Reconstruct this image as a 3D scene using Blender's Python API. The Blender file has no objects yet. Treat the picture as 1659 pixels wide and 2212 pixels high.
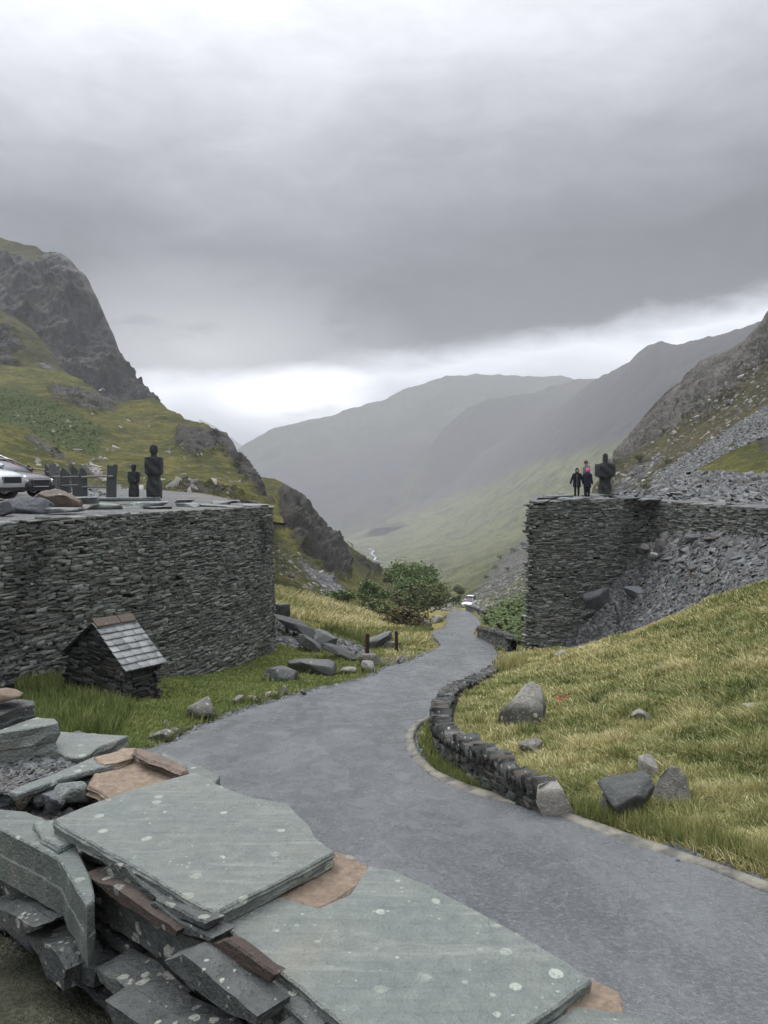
import bpy, bmesh, math, random
import numpy as np
from mathutils import Vector, Matrix, noise as mnoise
from mathutils.bvhtree import BVHTree
R = math.radians
C = bpy.context.scene.collection
sc = bpy.context.scene
rng = np.random.default_rng(7)
random.seed(7)

# ---------------------------------------------------------------- camera
FPX = 1703.0                       # focal length in pixels of a 1659 x 2212 frame
HOR = 1030.0                       # row of the horizon in that frame
PITCH = math.atan((1106 - HOR) / FPX)
cam_d = bpy.data.cameras.new('camera'); cam = bpy.data.objects.new('camera', cam_d); C.objects.link(cam)
cam_d.sensor_fit = 'VERTICAL'; cam_d.angle = 2 * math.atan(1106 / FPX)
cam_d.clip_start = 0.05; cam_d.clip_end = 40000
cam.location = (0, 0, 0); cam.rotation_euler = (R(90) - PITCH, 0, 0)
sc.camera = cam

# ---------------------------------------------------------------- sky, sun, exposure
SUN_EL, SUN_AZ = R(52), R(-35)     # azimuth clockwise from +Y
w = bpy.data.worlds.new('World'); sc.world = w; w.use_nodes = True
wn, wl = w.node_tree.nodes, w.node_tree.links
wn.clear()
def W(t, **k):
    n = wn.new(t)
    for a, b in k.items(): setattr(n, a, b)
    return n
def wmath(op, a, b=None, c=None, clamp=False):
    n = W('ShaderNodeMath', operation=op); n.use_clamp = clamp
    for i, v in enumerate((a, b, c)):
        if v is None: continue
        if hasattr(v, 'links'): wl.new(v, n.inputs[i])
        else: n.inputs[i].default_value = v
    return n.outputs[0]
tc = W('ShaderNodeTexCoord'); sep = W('ShaderNodeSeparateXYZ'); wl.new(tc.outputs['Generated'], sep.inputs[0])
mp = W('ShaderNodeMapping'); mp.inputs['Scale'].default_value = (1.0, 1.0, 2.6); wl.new(tc.outputs['Generated'], mp.inputs[0])
def wnoise(scale, detail, rough=0.5, dist=0.0):
    n = W('ShaderNodeTexNoise'); n.inputs['Scale'].default_value = scale; n.inputs['Detail'].default_value = detail
    n.inputs['Roughness'].default_value = rough; n.inputs['Distortion'].default_value = dist
    wl.new(mp.outputs[0], n.inputs['Vector']); return n.outputs[0]
n1 = wnoise(2.2, 4, 0.5, 0.3); n2 = wnoise(5.5, 6, 0.55, 0.4); n3 = wnoise(1.3, 2); n4 = wnoise(12, 5, .6, .5)
xr = wmath('MAXIMUM', sep.outputs[0], -0.12)
zt = wmath('SUBTRACT', sep.outputs[2], wmath('MULTIPLY', xr, 0.13))
zt = wmath('ADD', zt, wmath('MULTIPLY', wmath('SUBTRACT', n1, 0.5), 0.10))
zt = wmath('ADD', zt, wmath('MULTIPLY', wmath('SUBTRACT', n2, 0.5), 0.038))
zt = wmath('ADD', zt, wmath('MULTIPLY', wmath('SUBTRACT', n4, 0.5), 0.036))
zt = wmath('ADD', zt, 0.045)
rp = W('ShaderNodeValToRGB'); wl.new(zt, rp.inputs[0])
stops = [(0.0, (.46, .50, .57)), (0.09, (.50, .53, .60)), (0.13, (.70, .73, .80)), (0.168, (.92, .95, 1.02)), (0.186, (.52, .535, .58)),
         (0.205, (.10, .103, .112)), (0.285, (.13, .135, .148)), (0.345, (.24, .247, .275)), (0.41, (.42, .43, .475)),
         (0.475, (.68, .695, .75)), (0.56, (1.0, 1.02, 1.08)), (0.66, (1.7, 1.74, 1.84)), (0.85, (2.8, 2.85, 3.0))]
el = rp.color_ramp.elements
while len(el) < len(stops): el.new(0.5)
for e, (p, c) in zip(el, stops): e.position = p; e.color = (*c, 1)
# soft large-scale brightness changes in the cloud
vr = wmath('ADD', wmath('MULTIPLY', n3, 0.7), 0.65)
vr = wmath('MULTIPLY', vr, wmath('ADD', wmath('MULTIPLY', n2, 0.30), 0.85))
vr = wmath('MULTIPLY', vr, wmath('ADD', wmath('MULTIPLY', n4, 0.16), 0.92))
cl = W('ShaderNodeVectorMath', operation='SCALE'); wl.new(rp.outputs[0], cl.inputs[0]); wl.new(vr, cl.inputs['Scale'])
# bright gaps low in the cloud over the valley mouth
def gap(px, py, rad, gain, base):
    d = Vector(((px - 829.5) / FPX, 1, (HOR - py) / FPX)).normalized()
    vm = W('ShaderNodeVectorMath', operation='SUBTRACT'); wl.new(tc.outputs['Generated'], vm.inputs[0]); vm.inputs[1].default_value = d
    sc_ = W('ShaderNodeVectorMath', operation='MULTIPLY'); wl.new(vm.outputs[0], sc_.inputs[0]); sc_.inputs[1].default_value = (1, 1, 2.4)
    ln = W('ShaderNodeVectorMath', operation='LENGTH'); wl.new(sc_.outputs[0], ln.inputs[0])
    f = wmath('SUBTRACT', 1.0, wmath('DIVIDE', ln.outputs['Value'], rad), clamp=True)
    f = wmath('MULTIPLY', f, wmath('ADD', wmath('MULTIPLY', wmath('SUBTRACT', n2, 0.47), 4.0), 0.95, clamp=True))
    f = wmath('MULTIPLY', f, gain)
    add = W('ShaderNodeVectorMath', operation='ADD'); wl.new(base, add.inputs[0]); 
    cc = W('ShaderNodeCombineXYZ'); [wl.new(f, cc.inputs[i]) for i in range(3)]
    wl.new(cc.outputs[0], add.inputs[1]); return add.outputs[0]
o = gap(655, 868, 0.12, 1.5, cl.outputs[0])
o = gap(450, 765, 0.28, 0.5, o)
nish = W('ShaderNodeTexSky', sky_type='NISHITA'); nish.sun_disc = False; nish.sun_elevation = SUN_EL; nish.sun_rotation = SUN_AZ
bg1 = W('ShaderNodeBackground'); wl.new(nish.outputs[0], bg1.inputs[0]); bg1.inputs[1].default_value = 0.05
bg2 = W('ShaderNodeBackground'); wl.new(o, bg2.inputs[0]); bg2.inputs[1].default_value = 1.05
ms = W('ShaderNodeMixShader'); ms.inputs[0].default_value = 0.94; wl.new(bg1.outputs[0], ms.inputs[1]); wl.new(bg2.outputs[0], ms.inputs[2])
wo = W('ShaderNodeOutputWorld'); wl.new(ms.outputs[0], wo.inputs[0])
sun_d = bpy.data.lights.new('sun', 'SUN'); sun_d.energy = 1.5; sun_d.angle = R(25); sun_d.color = (1, .97, .92)
sun = bpy.data.objects.new('sun', sun_d); C.objects.link(sun)
sdir = Vector((math.sin(SUN_AZ) * math.cos(SUN_EL), math.cos(SUN_AZ) * math.cos(SUN_EL), math.sin(SUN_EL)))
sun.rotation_euler = sdir.to_track_quat('Z', 'Y').to_euler()
vs = sc.view_settings; vs.view_transform = 'Standard'; vs.look = 'None'; vs.exposure = 0.12; vs.gamma = 1; vs.use_curve_mapping = False
sc.cycles.volume_bounces = 0; sc.cycles.max_bounces = 5; sc.cycles.diffuse_bounces = 2; sc.cycles.glossy_bounces = 2
sc.cycles.transparent_max_bounces = 6

# ---------------------------------------------------------------- helpers
def at(px, py, Y):
    """the point at forward distance Y that shows at pixel (px, py)"""
    x = (px - 829.5) / FPX; y = (1106 - py) / FPX
    dy = math.cos(PITCH) + y * math.sin(PITCH); dz = -math.sin(PITCH) + y * math.cos(PITCH)
    return Vector((x * Y / dy, Y, dz * Y / dy))
def at_np(px, py, Y):
    x = (px - 829.5) / FPX; y = (1106 - py) / FPX
    dy = math.cos(PITCH) + y * math.sin(PITCH); dz = -math.sin(PITCH) + y * math.cos(PITCH)
    return np.stack([x * Y / dy, Y + 0 * px, dz * Y / dy], -1)
def proj(P):
    yc = P[..., 1] * math.cos(PITCH) - P[..., 2] * math.sin(PITCH)
    zc = P[..., 1] * math.sin(PITCH) + P[..., 2] * math.cos(PITCH)
    yc = np.maximum(yc, 1e-3)
    return 829.5 + FPX * P[..., 0] / yc, 1106 - FPX * zc / yc
_perm = rng.permutation(512).astype(np.int64) % 256
_perm = np.concatenate([_perm, _perm, _perm])
_grad = rng.normal(size=(256, 3)); _grad /= np.linalg.norm(_grad, axis=1)[:, None]
def perlin(P):
    P = np.asarray(P, float); i = np.floor(P).astype(np.int64); f = P - i; u = f * f * f * (f * (f * 6 - 15) + 10)
    out = 0
    for dx in (0, 1):
        for dy in (0, 1):
            for dz in (0, 1):
                h = _perm[(_perm[(_perm[(i[..., 0] + dx) & 255] + i[..., 1] + dy) & 255] + i[..., 2] + dz) & 255]
                g = _grad[h]
                d = g[..., 0] * (f[..., 0] - dx) + g[..., 1] * (f[..., 1] - dy) + g[..., 2] * (f[..., 2] - dz)
                wx = u[..., 0] if dx else 1 - u[..., 0]; wy = u[..., 1] if dy else 1 - u[..., 1]; wz = u[..., 2] if dz else 1 - u[..., 2]
                out = out + d * wx * wy * wz
    return out * 1.5
def fbm(P, octv=4, gain=0.5, ridged=False):
    s = 0; a = 1; t = 0
    P = np.asarray(P, float)
    for k in range(octv):
        n = perlin(P * (2.03 ** k) + 17.3 * k)
        if ridged: n = 1 - 2 * np.abs(n)
        s = s + a * n; t += a; a *= gain
    return s / t
def mk(name, V, F, mat, parent=None, base=None, smooth=False, cols=None, label=None, cat=None, group=None, kind=None, F2=None):
    """one mesh object out of numpy arrays; F: equal-sized faces, F2: a second list of another size"""
    V = np.asarray(V, dtype=np.float64).reshape(-1, 3).copy()
    org = Vector((0, 0, 0))
    if base is not None:
        if isinstance(base, str): org = Vector(((V[:, 0].min() + V[:, 0].max()) / 2, (V[:, 1].min() + V[:, 1].max()) / 2, V[:, 2].min()))
        else: org = Vector(base)
        V -= np.array(org)
    me = bpy.data.meshes.new(name)
    fl = [np.asarray(f, dtype=np.int32) for f in (F, F2) if f is not None and len(f)]
    me.vertices.add(len(V)); me.vertices.foreach_set('co', V.astype(np.float32).ravel())
    loops = np.concatenate([f.ravel() for f in fl]); tot = np.concatenate([np.full(len(f), f.shape[1], np.int32) for f in fl])
    st = np.concatenate([[0], np.cumsum(tot)[:-1]]).astype(np.int32)
    me.loops.add(len(loops)); me.loops.foreach_set('vertex_index', loops)
    me.polygons.add(len(tot)); me.polygons.foreach_set('loop_start', st); me.polygons.foreach_set('loop_total', tot)
    if smooth: me.polygons.foreach_set('use_smooth', np.ones(len(tot), bool))
    me.update(calc_edges=True); me.validate()
    if cols is not None:
        a = me.color_attributes.new('mask', 'FLOAT_COLOR', 'POINT')
        cc = np.ones((len(V), 4), np.float32); cols = np.asarray(cols, np.float32); cc[:, :cols.shape[1]] = cols
        a.data.foreach_set('color', cc.ravel())
    me.materials.append(mat)
    ob = bpy.data.objects.new(name, me); C.objects.link(ob)
    if parent is not None:
        ob.parent = parent
        ob.location = org - parent.location if base is not None else -parent.location if LOCAL_WORLD[0] else (0, 0, 0)
    else: ob.location = org
    tag(ob, label, cat, group, kind)
    return ob
LOCAL_WORLD = [False]     # True: child vertices were given in world space
def tag(o, label=None, cat=None, group=None, kind=None):
    if label:
        o['label'] = label
        if kind is None and cat: kind = 'thing'
    if cat: o['category'] = cat
    if group: o['group'] = group
    if kind: o['kind'] = kind
    return o
def empty(name, loc, label, cat, group=None, rz=0):
    o = bpy.data.objects.new(name, None); C.objects.link(o); o.location = loc; o.rotation_euler = (0, 0, rz); o.empty_display_size = .2
    return tag(o, label, cat, group)
class MB:
    """collects shapes, builds one mesh"""
    def __init__(s): s.V = []; s.F = []
    def add(s, V, F):
        n = len(s.V); s.V += [tuple(v) for v in V]; s.F += [tuple(i + n for i in f) for f in F]; return s
    def box(s, c, d, M=None, j=0, taper=(1, 1)):
        V = []
        for z in (-.5, .5):
            for x, y in ((-.5, -.5), (.5, -.5), (.5, .5), (-.5, .5)):
                k = taper if z > 0 else (1, 1)
                v = Vector((x * d[0] * k[0], y * d[1] * k[1], z * d[2])) + Vector([random.uniform(-j, j) for _ in range(3)])
                V.append((M @ v if M else v) + Vector(c))
        return s.add(V, [(3, 2, 1, 0), (4, 5, 6, 7), (0, 1, 5, 4), (1, 2, 6, 5), (2, 3, 7, 6), (3, 0, 4, 7)])
    def lathe(s, prof, n=14, c=(0, 0, 0), sx=1, sy=1, power=2.0):
        V = []; F = []
        for r, z in prof:
            for i in range(n):
                a = 2 * math.pi * (i + .5) / n; ca, sa = math.cos(a), math.sin(a)
                k = (abs(ca) ** power + abs(sa) ** power) ** (-1 / power)
                V.append((c[0] + r * ca * k * sx, c[1] + r * sa * k * sy, c[2] + z))
        for k in range(len(prof) - 1):
            for i in range(n): F.append((k * n + i, k * n + (i + 1) % n, (k + 1) * n + (i + 1) % n, (k + 1) * n + i))
        F.append(tuple(range(n))[::-1]); F.append(tuple((len(prof) - 1) * n + i for i in range(n)))
        return s.add(V, F)
    def tube(s, pts, rad, n=7):
        pts = [Vector(p) for p in pts]; V = []; F = []
        rad = rad if isinstance(rad, (list, tuple)) else [rad] * len(pts)
        for k, p in enumerate(pts):
            t = (pts[min(k + 1, len(pts) - 1)] - pts[max(k - 1, 0)]).normalized()
            u = t.orthogonal().normalized() if k == 0 else (u - t * u.dot(t)).normalized()
            v = t.cross(u)
            for i in range(n):
                a = 2 * math.pi * i / n; V.append(p + (u * math.cos(a) + v * math.sin(a)) * rad[k])
        for k in range(len(pts) - 1):
            for i in range(n): F.append((k * n + i, k * n + (i + 1) % n, (k + 1) * n + (i + 1) % n, (k + 1) * n + i))
        F.append(tuple(range(n))[::-1]); F.append(tuple((len(pts) - 1) * n + i for i in range(n)))
        return s.add(V, F)
    def prism(s, outline, thick, M=Matrix()):
        """outline in local x,z; extruded along local y by thick (centred)"""
        n = len(outline); V = [M @ Vector((x, -thick / 2, z)) for x, z in outline] + [M @ Vector((x, thick / 2, z)) for x, z in outline]
        return s.add(V, [tuple(range(n)), tuple(range(2 * n - 1, n - 1, -1))] + [(i, i + n, (i + 1) % n + n, (i + 1) % n) for i in range(n)])
    def build(s, name, mat, parent=None, smooth=False, bevel=0, **k):
        me = bpy.data.meshes.new(name); me.from_pydata(s.V, [], s.F); 
        bm = bmesh.new(); bm.from_mesh(me); bmesh.ops.recalc_face_normals(bm, faces=bm.faces)
        if bevel: bmesh.ops.bevel(bm, geom=bm.edges[:], offset=bevel, segments=2, affect='EDGES', clamp_overlap=True)
        if smooth:
            for f in bm.faces: f.smooth = True
        bm.to_mesh(me); bm.free(); me.materials.append(mat)
        ob = bpy.data.objects.new(name, me); C.objects.link(ob)
        if parent is not None: ob.parent = parent
        return tag(ob, **k)
# ---- materials
class NM:
    def __init__(s, name, rough=0.8, spec=0.3):
        s.m = bpy.data.materials.new(name); s.m.use_nodes = True; s.N = s.m.node_tree.nodes; s.L = s.m.node_tree.links
        s.b = s.N['Principled BSDF']; s.b.inputs['Roughness'].default_value = rough; s.b.inputs['Specular IOR Level'].default_value = spec
        s.geo = None
    def n(s, t, **k):
        x = s.N.new(t)
        for a, b in k.items(): setattr(x, a, b)
        return x
    def pos(s, obj=False):
        if obj: return s.n('ShaderNodeTexCoord').outputs['Object']
        if s.geo is None: s.geo = s.n('ShaderNodeNewGeometry')
        return s.geo.outputs['Position']
    def put(s, sock, v):
        if hasattr(v, 'links'): s.L.new(v, sock)
        elif isinstance(v, (tuple, list)) and len(v) == 3 and len(sock.default_value) == 4: sock.default_value = (*v, 1)
        else: sock.default_value = v
    def noise(s, scale, detail=4, rough=.55, vec=None, dist=0):
        x = s.n('ShaderNodeTexNoise'); x.inputs['Scale'].default_value = scale; x.inputs['Detail'].default_value = detail
        x.inputs['Roughness'].default_value = rough; x.inputs['Distortion'].default_value = dist
        s.L.new(vec if vec is not None else s.pos(), x.inputs['Vector']); return x.outputs[0]
    def vor(s, scale, feature='F1', out='Distance', vec=None, rand=1.0):
        x = s.n('ShaderNodeTexVoronoi', feature=feature); x.inputs['Scale'].default_value = scale; x.inputs['Randomness'].default_value = rand
        s.L.new(vec if vec is not None else s.pos(), x.inputs['Vector']); return x.outputs[out]
    def math(s, op, a, b=None, c=None, clamp=False):
        x = s.n('ShaderNodeMath', operation=op); x.use_clamp = clamp
        for i, v in enumerate((a, b, c)):
            if v is not None: s.put(x.inputs[i], v)
        return x.outputs[0]
    def step(s, v, a, b):
        x = s.n('ShaderNodeMapRange', interpolation_type='SMOOTHSTEP'); s.put(x.inputs[0], v)
        x.inputs[1].default_value = a; x.inputs[2].default_value = b; return x.outputs[0]
    def mix(s, f, a, b, mode='MIX'):
        x = s.n('ShaderNodeMix', data_type='RGBA', blend_type=mode); s.put(x.inputs[0], f); s.put(x.inputs[6], a); s.put(x.inputs[7], b); return x.outputs[2]
    def ramp(s, f, stops):
        x = s.n('ShaderNodeValToRGB'); s.L.new(f, x.inputs[0]); e = x.color_ramp.elements
        while len(e) < len(stops): e.new(.5)
        for q, (p, c) in zip(e, stops): q.position = p; q.color = (*c, 1)
        return x.outputs[0]
    def scale(s, v, k):
        x = s.n('ShaderNodeVectorMath', operation='MULTIPLY'); s.L.new(v, x.inputs[0]); x.inputs[1].default_value = k; return x.outputs[0]
    def attr(s, name='mask'):
        x = s.n('ShaderNodeAttribute'); x.attribute_name = name; return x
    def col(s, v): s.put(s.b.inputs['Base Color'], v); return s
    def rough(s, v): s.put(s.b.inputs['Roughness'], v); return s
    def bump(s, h, strength=.5, dist=.02, prev=None):
        x = s.n('ShaderNodeBump'); x.inputs['Strength'].default_value = strength; x.inputs['Distance'].default_value = dist
        s.put(x.inputs['Height'], h)
        if prev is not None: s.L.new(prev, x.inputs['Normal'])
        s.L.new(x.outputs[0], s.b.inputs['Normal']); return x.outputs[0]

def terrain_mat(name, s, g1=(.055, .075, .018), g2=(.13, .125, .03), dry=(.17, .14, .045), rk1=(.05, .052, .045), rk2=(.19, .18, .155),
                sc1=(.06, .064, .07), sc2=(.20, .21, .225), brk=(.025, .045, .015), bs=1.0, dirt=(.07, .045, .025)):
    """grass / rock / slate scree / bracken, chosen by a vertex mask (r rock, g scree, b bracken, a dry grass); s = feature size in metres"""
    m = NM(name, .9, .15); at_ = m.attr(); se = m.n('ShaderNodeSeparateColor'); m.L.new(at_.outputs['Color'], se.inputs[0])
    big = m.noise(.25 / s, 4, .6); mid = m.noise(1.1 / s, 5, .65); fine = m.noise(5 / s, 4, .7); tiny = m.noise(22 / s, 3, .7)
    grass = m.mix(m.step(m.math('ADD', m.math('MULTIPLY', big, .5), m.math('MULTIPLY', mid, .5)), .43, .58), g1, g2)
    grass = m.mix(m.step(m.math('ADD', m.math('MULTIPLY', mid, .5), m.math('ADD', m.math('MULTIPLY', fine, .5), m.math('MULTIPLY', m.math('SUBTRACT', at_.outputs['Alpha'], .5), .5))), .48, .72), grass, dry)
    grass = m.mix(m.math('MULTIPLY', m.step(m.math('MULTIPLY', fine, tiny), .30, .18), .55), grass, dirt)
    grass = m.mix(m.math('MULTIPLY', m.step(tiny, .35, .7), .5), m.mix(1, grass, (.55, .55, .5), 'MULTIPLY'), grass)
    v = m.scale(m.pos(), (1, 1, .4)); rn = m.noise(3.2 / s, 8, .8, v); rb = m.noise(.5 / s, 4, .6)
    rock = m.ramp(rn, [(.3, rk1), (.5, tuple((a + b) / 2 for a, b in zip(rk1, rk2))), (.68, rk2)])
    rock = m.mix(m.math('MULTIPLY', m.step(rb, .45, .65), .55), rock, m.mix(.5, rk1, (.085, .07, .04)))
    sv = m.scale(m.pos(), (1, 1, 2.2)); vc = m.n('ShaderNodeTexVoronoi'); vc.inputs['Scale'].default_value = 3.2 / s; m.L.new(sv, vc.inputs['Vector'])
    cs = m.n('ShaderNodeSeparateColor'); m.L.new(vc.outputs['Color'], cs.inputs[0])
    scree = m.mix(cs.outputs[0], sc1, sc2)
    brc = m.mix(m.step(fine, .4, .62), brk, tuple(c * 2.0 for c in brk))
    jag = m.math('MULTIPLY', m.math('SUBTRACT', m.math('ADD', m.math('MULTIPLY', mid, .5), m.math('MULTIPLY', fine, .5)), .5), 1.7)
    def msk(ch): return m.step(m.math('ADD', ch, jag), .38, .62)
    mb, mg, mr = msk(se.outputs[2]), msk(se.outputs[1]), msk(se.outputs[0])
    c = m.mix(mb, grass, brc); c = m.mix(mg, c, scree); c = m.mix(mr, c, rock)
    m.col(c)
    m.rough(m.math('SUBTRACT', .95, m.math('MULTIPLY', m.math('MAXIMUM', mr, mg), .35)))
    h = m.math('ADD', m.math('MULTIPLY', fine, .6), m.math('MULTIPLY', tiny, .35))
    hr = m.math('MULTIPLY', rn, m.math('MULTIPLY', mr, 1.8)); hs = m.math('MULTIPLY', vc.outputs['Distance'], m.math('MULTIPLY', mg, .9))
    m.bump(m.math('ADD', h, m.math('ADD', hr, hs)), .9, .35 * s * bs)
    return m.m
def inpoly(px, py, poly, soft=8.0):
    """soft mask of an image-space polygon"""
    poly = np.array(poly, float); n = len(poly); ins = np.zeros(px.shape, bool); dist = np.full(px.shape, 1e9)
    for i in range(n):
        x1, y1 = poly[i]; x2, y2 = poly[(i + 1) % n]
        c = ((y1 > py) != (y2 > py)) & (px < (x2 - x1) * (py - y1) / (y2 - y1 + 1e-9) + x1); ins ^= c
        l2 = (x2 - x1) ** 2 + (y2 - y1) ** 2; t = np.clip(((px - x1) * (x2 - x1) + (py - y1) * (y2 - y1)) / (l2 + 1e-9), 0, 1)
        dist = np.minimum(dist, np.hypot(px - x1 - t * (x2 - x1), py - y1 - t * (y2 - y1)))
    s = np.where(ins, dist, -dist)
    return np.clip(.5 + s / (2 * soft), 0, 1)
def catmull(rows, v):
    n = len(rows); t = v * (n - 1); i = min(int(t), n - 2); f = t - i
    p0, p1, p2, p3 = rows[max(i - 1, 0)], rows[i], rows[i + 1], rows[min(i + 2, n - 1)]
    return .5 * ((2 * p1) + (-p0 + p2) * f + (2 * p0 - 5 * p1 + 4 * p2 - p3) * f * f + (-p0 + 3 * p1 - 3 * p2 + p3) * f ** 3)
BV = {}
def grid_normals(P):
    du = np.gradient(P, axis=1); dv = np.gradient(P, axis=0); n = np.cross(du, dv); n /= np.linalg.norm(n, axis=-1)[..., None] + 1e-12
    return n
def loft(name, rows, nu, nv, mat, masks=None, disp=(), rock=(3, .05), back=(1.35, .5), kind='structure', edge=1.0):
    """hill side lofted through rows of (px, py, distance) from its foot to its crest, plus a far side; real 3D after that"""
    R3 = []
    for r in rows:
        r = np.array(r, float); u = np.linspace(r[0, 0], r[-1, 0], nu)
        R3.append(at_np(u, np.interp(u, r[:, 0], r[:, 1]), np.interp(u, r[:, 0], r[:, 2])))
    crest = R3[-1]
    nf = nv; G = np.array([catmull(R3, k / (nf - 1)) for k in range(nf)])
    bk = []
    foot = R3[0][:, 2].min()
    for k in (1, 2, 3, 4):
        f = k / 4; q = crest.copy(); s_ = 1 + (back[0] - 1) * f; q[:, 0] *= s_; q[:, 1] *= s_
        q[:, 2] = np.minimum(crest[:, 2], crest[:, 2] * s_) - ((crest[:, 2] - foot) * back[1] * f ** 1.5 + .02 * crest[:, 1] * f); bk.append(q)
    G = np.concatenate([G, np.array(bk)])
    px, py = proj(G)
    M = np.zeros(G.shape[:2] + (4,)); M[..., 3] = .5
    for ch, poly, soft, val in (masks or ()):
        M[..., ch] = np.maximum(M[..., ch], inpoly(px, py, poly, soft) * val) if val > 0 else np.minimum(M[..., ch], 1 + inpoly(px, py, poly, soft) * val)
    N = grid_normals(G); N = np.where((N * -G).sum(-1, keepdims=True) < 0, -N, N)
    for amp, wl_, oc in disp:
        ff = np.clip((G[..., 1] - 130) / 900, .03, 1) if name == 'valley_side' and abs(wl_) > 100 else 1.0
        G[..., 2] += ff * amp * (fbm(G / wl_, oc) if wl_ > 0 else fbm(G / -wl_ * np.array([1, 1, .3]), oc, .5, ridged=True) - .4)
    amp, wl_ = rock
    if amp: 
        rr = fbm(G * np.array([1, 1, .45]) / wl_, 5, .6, ridged=True) - .35
        vv = np.linspace(0, 1, nf); fade = np.ones(len(G)); fade[:nf] = np.clip((1 - vv) / .2, .05, 1); fade[nf:] = .2
        G += N * (amp * rr * np.clip(M[..., 0] * 1.6 - .1, 0, 1) * fade[:, None])[..., None]
    a, b = G.shape[:2]; idx = np.arange(a * b).reshape(a, b)
    F = np.stack([idx[:-1, :-1], idx[:-1, 1:], idx[1:, 1:], idx[1:, :-1]], -1).reshape(-1, 4)
    ob = mk(name, G.reshape(-1, 3), F, mat, smooth=True, cols=M.reshape(-1, 4), kind=kind)
    BV[name] = BVHTree.FromPolygons([tuple(v) for v in G.reshape(-1, 3)], [tuple(f) for f in F])
    return ob, G, M
def hit(px, py, names=None):
    """first terrain point seen at a pixel"""
    d = at(px, py, 1.0).normalized(); best = None
    for k, t in BV.items():
        if names and k not in names: continue
        r = t.ray_cast(Vector((0, 0, 0)), d)
        if r[0] is not None and (best is None or r[3] < best[1]): best = (r[0], r[3], r[1])
    return best[0] if best else None
def drop(x, y, names=None, top=400):
    best = None
    for k, t in BV.items():
        if names and k not in names: continue
        r = t.ray_cast(Vector((x, y, top)), Vector((0, 0, -1)))
        if r[0] is not None and (best is None or r[0].z > best.z): best = r[0]
    return best
# ---------------------------------------------------------------- the lie of the land near the road
ZY = np.array([-30, 0, 3, 65, 107, 135, 160, 200]); ZZ = np.array([-1.4, -2.35, -2.66, -12.42, -18.5, -22.75, -28, -40])
def zroad(y): return np.interp(y, ZY, ZZ)
def on_road(px, py, dz=0.0):
    lo, hi = 2.0, 160.0
    k = at(px, py, 1.0).z
    ys = np.linspace(2, 160, 8000); g = k * ys - (zroad(ys) + dz)
    i = np.where(g[1:] * g[:-1] <= 0)[0]
    i = i[0] if len(i) else int(np.argmin(np.abs(g)))
    return at(px, py, float(ys[i]))
RE = [(1900, 2010), (1659, 1924), (1487, 1862), (1343, 1814), (1199, 1761), (1055, 1723), (983, 1698), (925, 1665), (892, 1627), (885, 1593), (901, 1566), (933, 1545),
      (945, 1511), (993, 1483), (1041, 1454), (1074, 1425), (1069, 1401), (1050, 1385), (1024, 1370), (1037, 1344), (1020, 1325), (999, 1317)]
LE = [(356, 1611), (412, 1581), (506, 1544), (622, 1507), (664, 1496), (793, 1465), (834, 1442), (891, 1427), (948, 1397), (941, 1381), (935, 1366), (962, 1351), (963, 1330), (955, 1317)]
re3 = [on_road(*p) for p in RE]; le3 = [on_road(*p) for p in LE]
# the hidden near part of the left edge, behind the parapet
le3 = [Vector((-6.2, -6, 0)), Vector((-5.2, 1.5, 0)), Vector((-4.6, 6, 0)), Vector((-4.1, 9.4, 0))] + le3
re3 = [Vector((6.5, -6, 0)), Vector((4.9, 1.5, 0))] + re3[1:]
for p in le3 + re3: p.z = float(zroad(p.y))
end = Vector((-14, 156, 0)); le3.append(Vector((-6, 150, 0))); re3.append(Vector((7, 152, 0)))
def smooth_poly(pts, n):
    P = np.array([tuple(p) for p in pts]); 
    d = np.concatenate([[0], np.cumsum(np.linalg.norm(np.diff(P[:, :2], axis=0), axis=1))]) 
    k = len(P); t = np.linspace(0, k - 1.0001, n); out = []
    for tt in t: out.append(catmull_open(P, tt))
    return np.array(out)
def catmull_open(P, t):
    i = int(t); f = t - i; n = len(P); i = min(i, n - 2)
    p0, p1, p2, p3 = P[max(i - 1, 0)], P[i], P[i + 1], P[min(i + 2, n - 1)]
    return .5 * ((2 * p1) + (-p0 + p2) * f + (2 * p0 - 5 * p1 + 4 * p2 - p3) * f * f + (-p0 + 3 * p1 - 3 * p2 + p3) * f ** 3)
RS = smooth_poly(re3, 500); LS = smooth_poly(le3, 500)
RS[:, 2] = zroad(RS[:, 1]); LS[:, 2] = zroad(LS[:, 1])
# for each y the x of the two edges is not unique: use the polygon
ROADPOLY = np.concatenate([LS[:, :2], RS[::-1, :2]])
def road_dist(x, y, soft=1.0):
    """signed distance to the road polygon, positive inside"""
    out = np.empty(x.shape); xf, yf = x.ravel(), y.ravel(); res = np.empty(len(xf)); P = ROADPOLY[::4]
    for s in range(0, len(xf), 20000):
        a, b = xf[s:s + 20000], yf[s:s + 20000]; ins = np.zeros(len(a), bool); dist = np.full(len(a), 1e9)
        for i in range(len(P)):
            x1, y1 = P[i]; x2, y2 = P[(i + 1) % len(P)]
            if y1 != y2:
                c = ((y1 > b) != (y2 > b)) & (a < (x2 - x1) * (b - y1) / (y2 - y1) + x1); ins ^= c
            l2 = (x2 - x1) ** 2 + (y2 - y1) ** 2 + 1e-9; t = np.clip(((a - x1) * (x2 - x1) + (b - y1) * (y2 - y1)) / l2, 0, 1)
            dist = np.minimum(dist, np.hypot(a - x1 - t * (x2 - x1), b - y1 - t * (y2 - y1)))
        res[s:s + 20000] = np.where(ins, dist, -dist)
    return res.reshape(x.shape)
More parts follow.
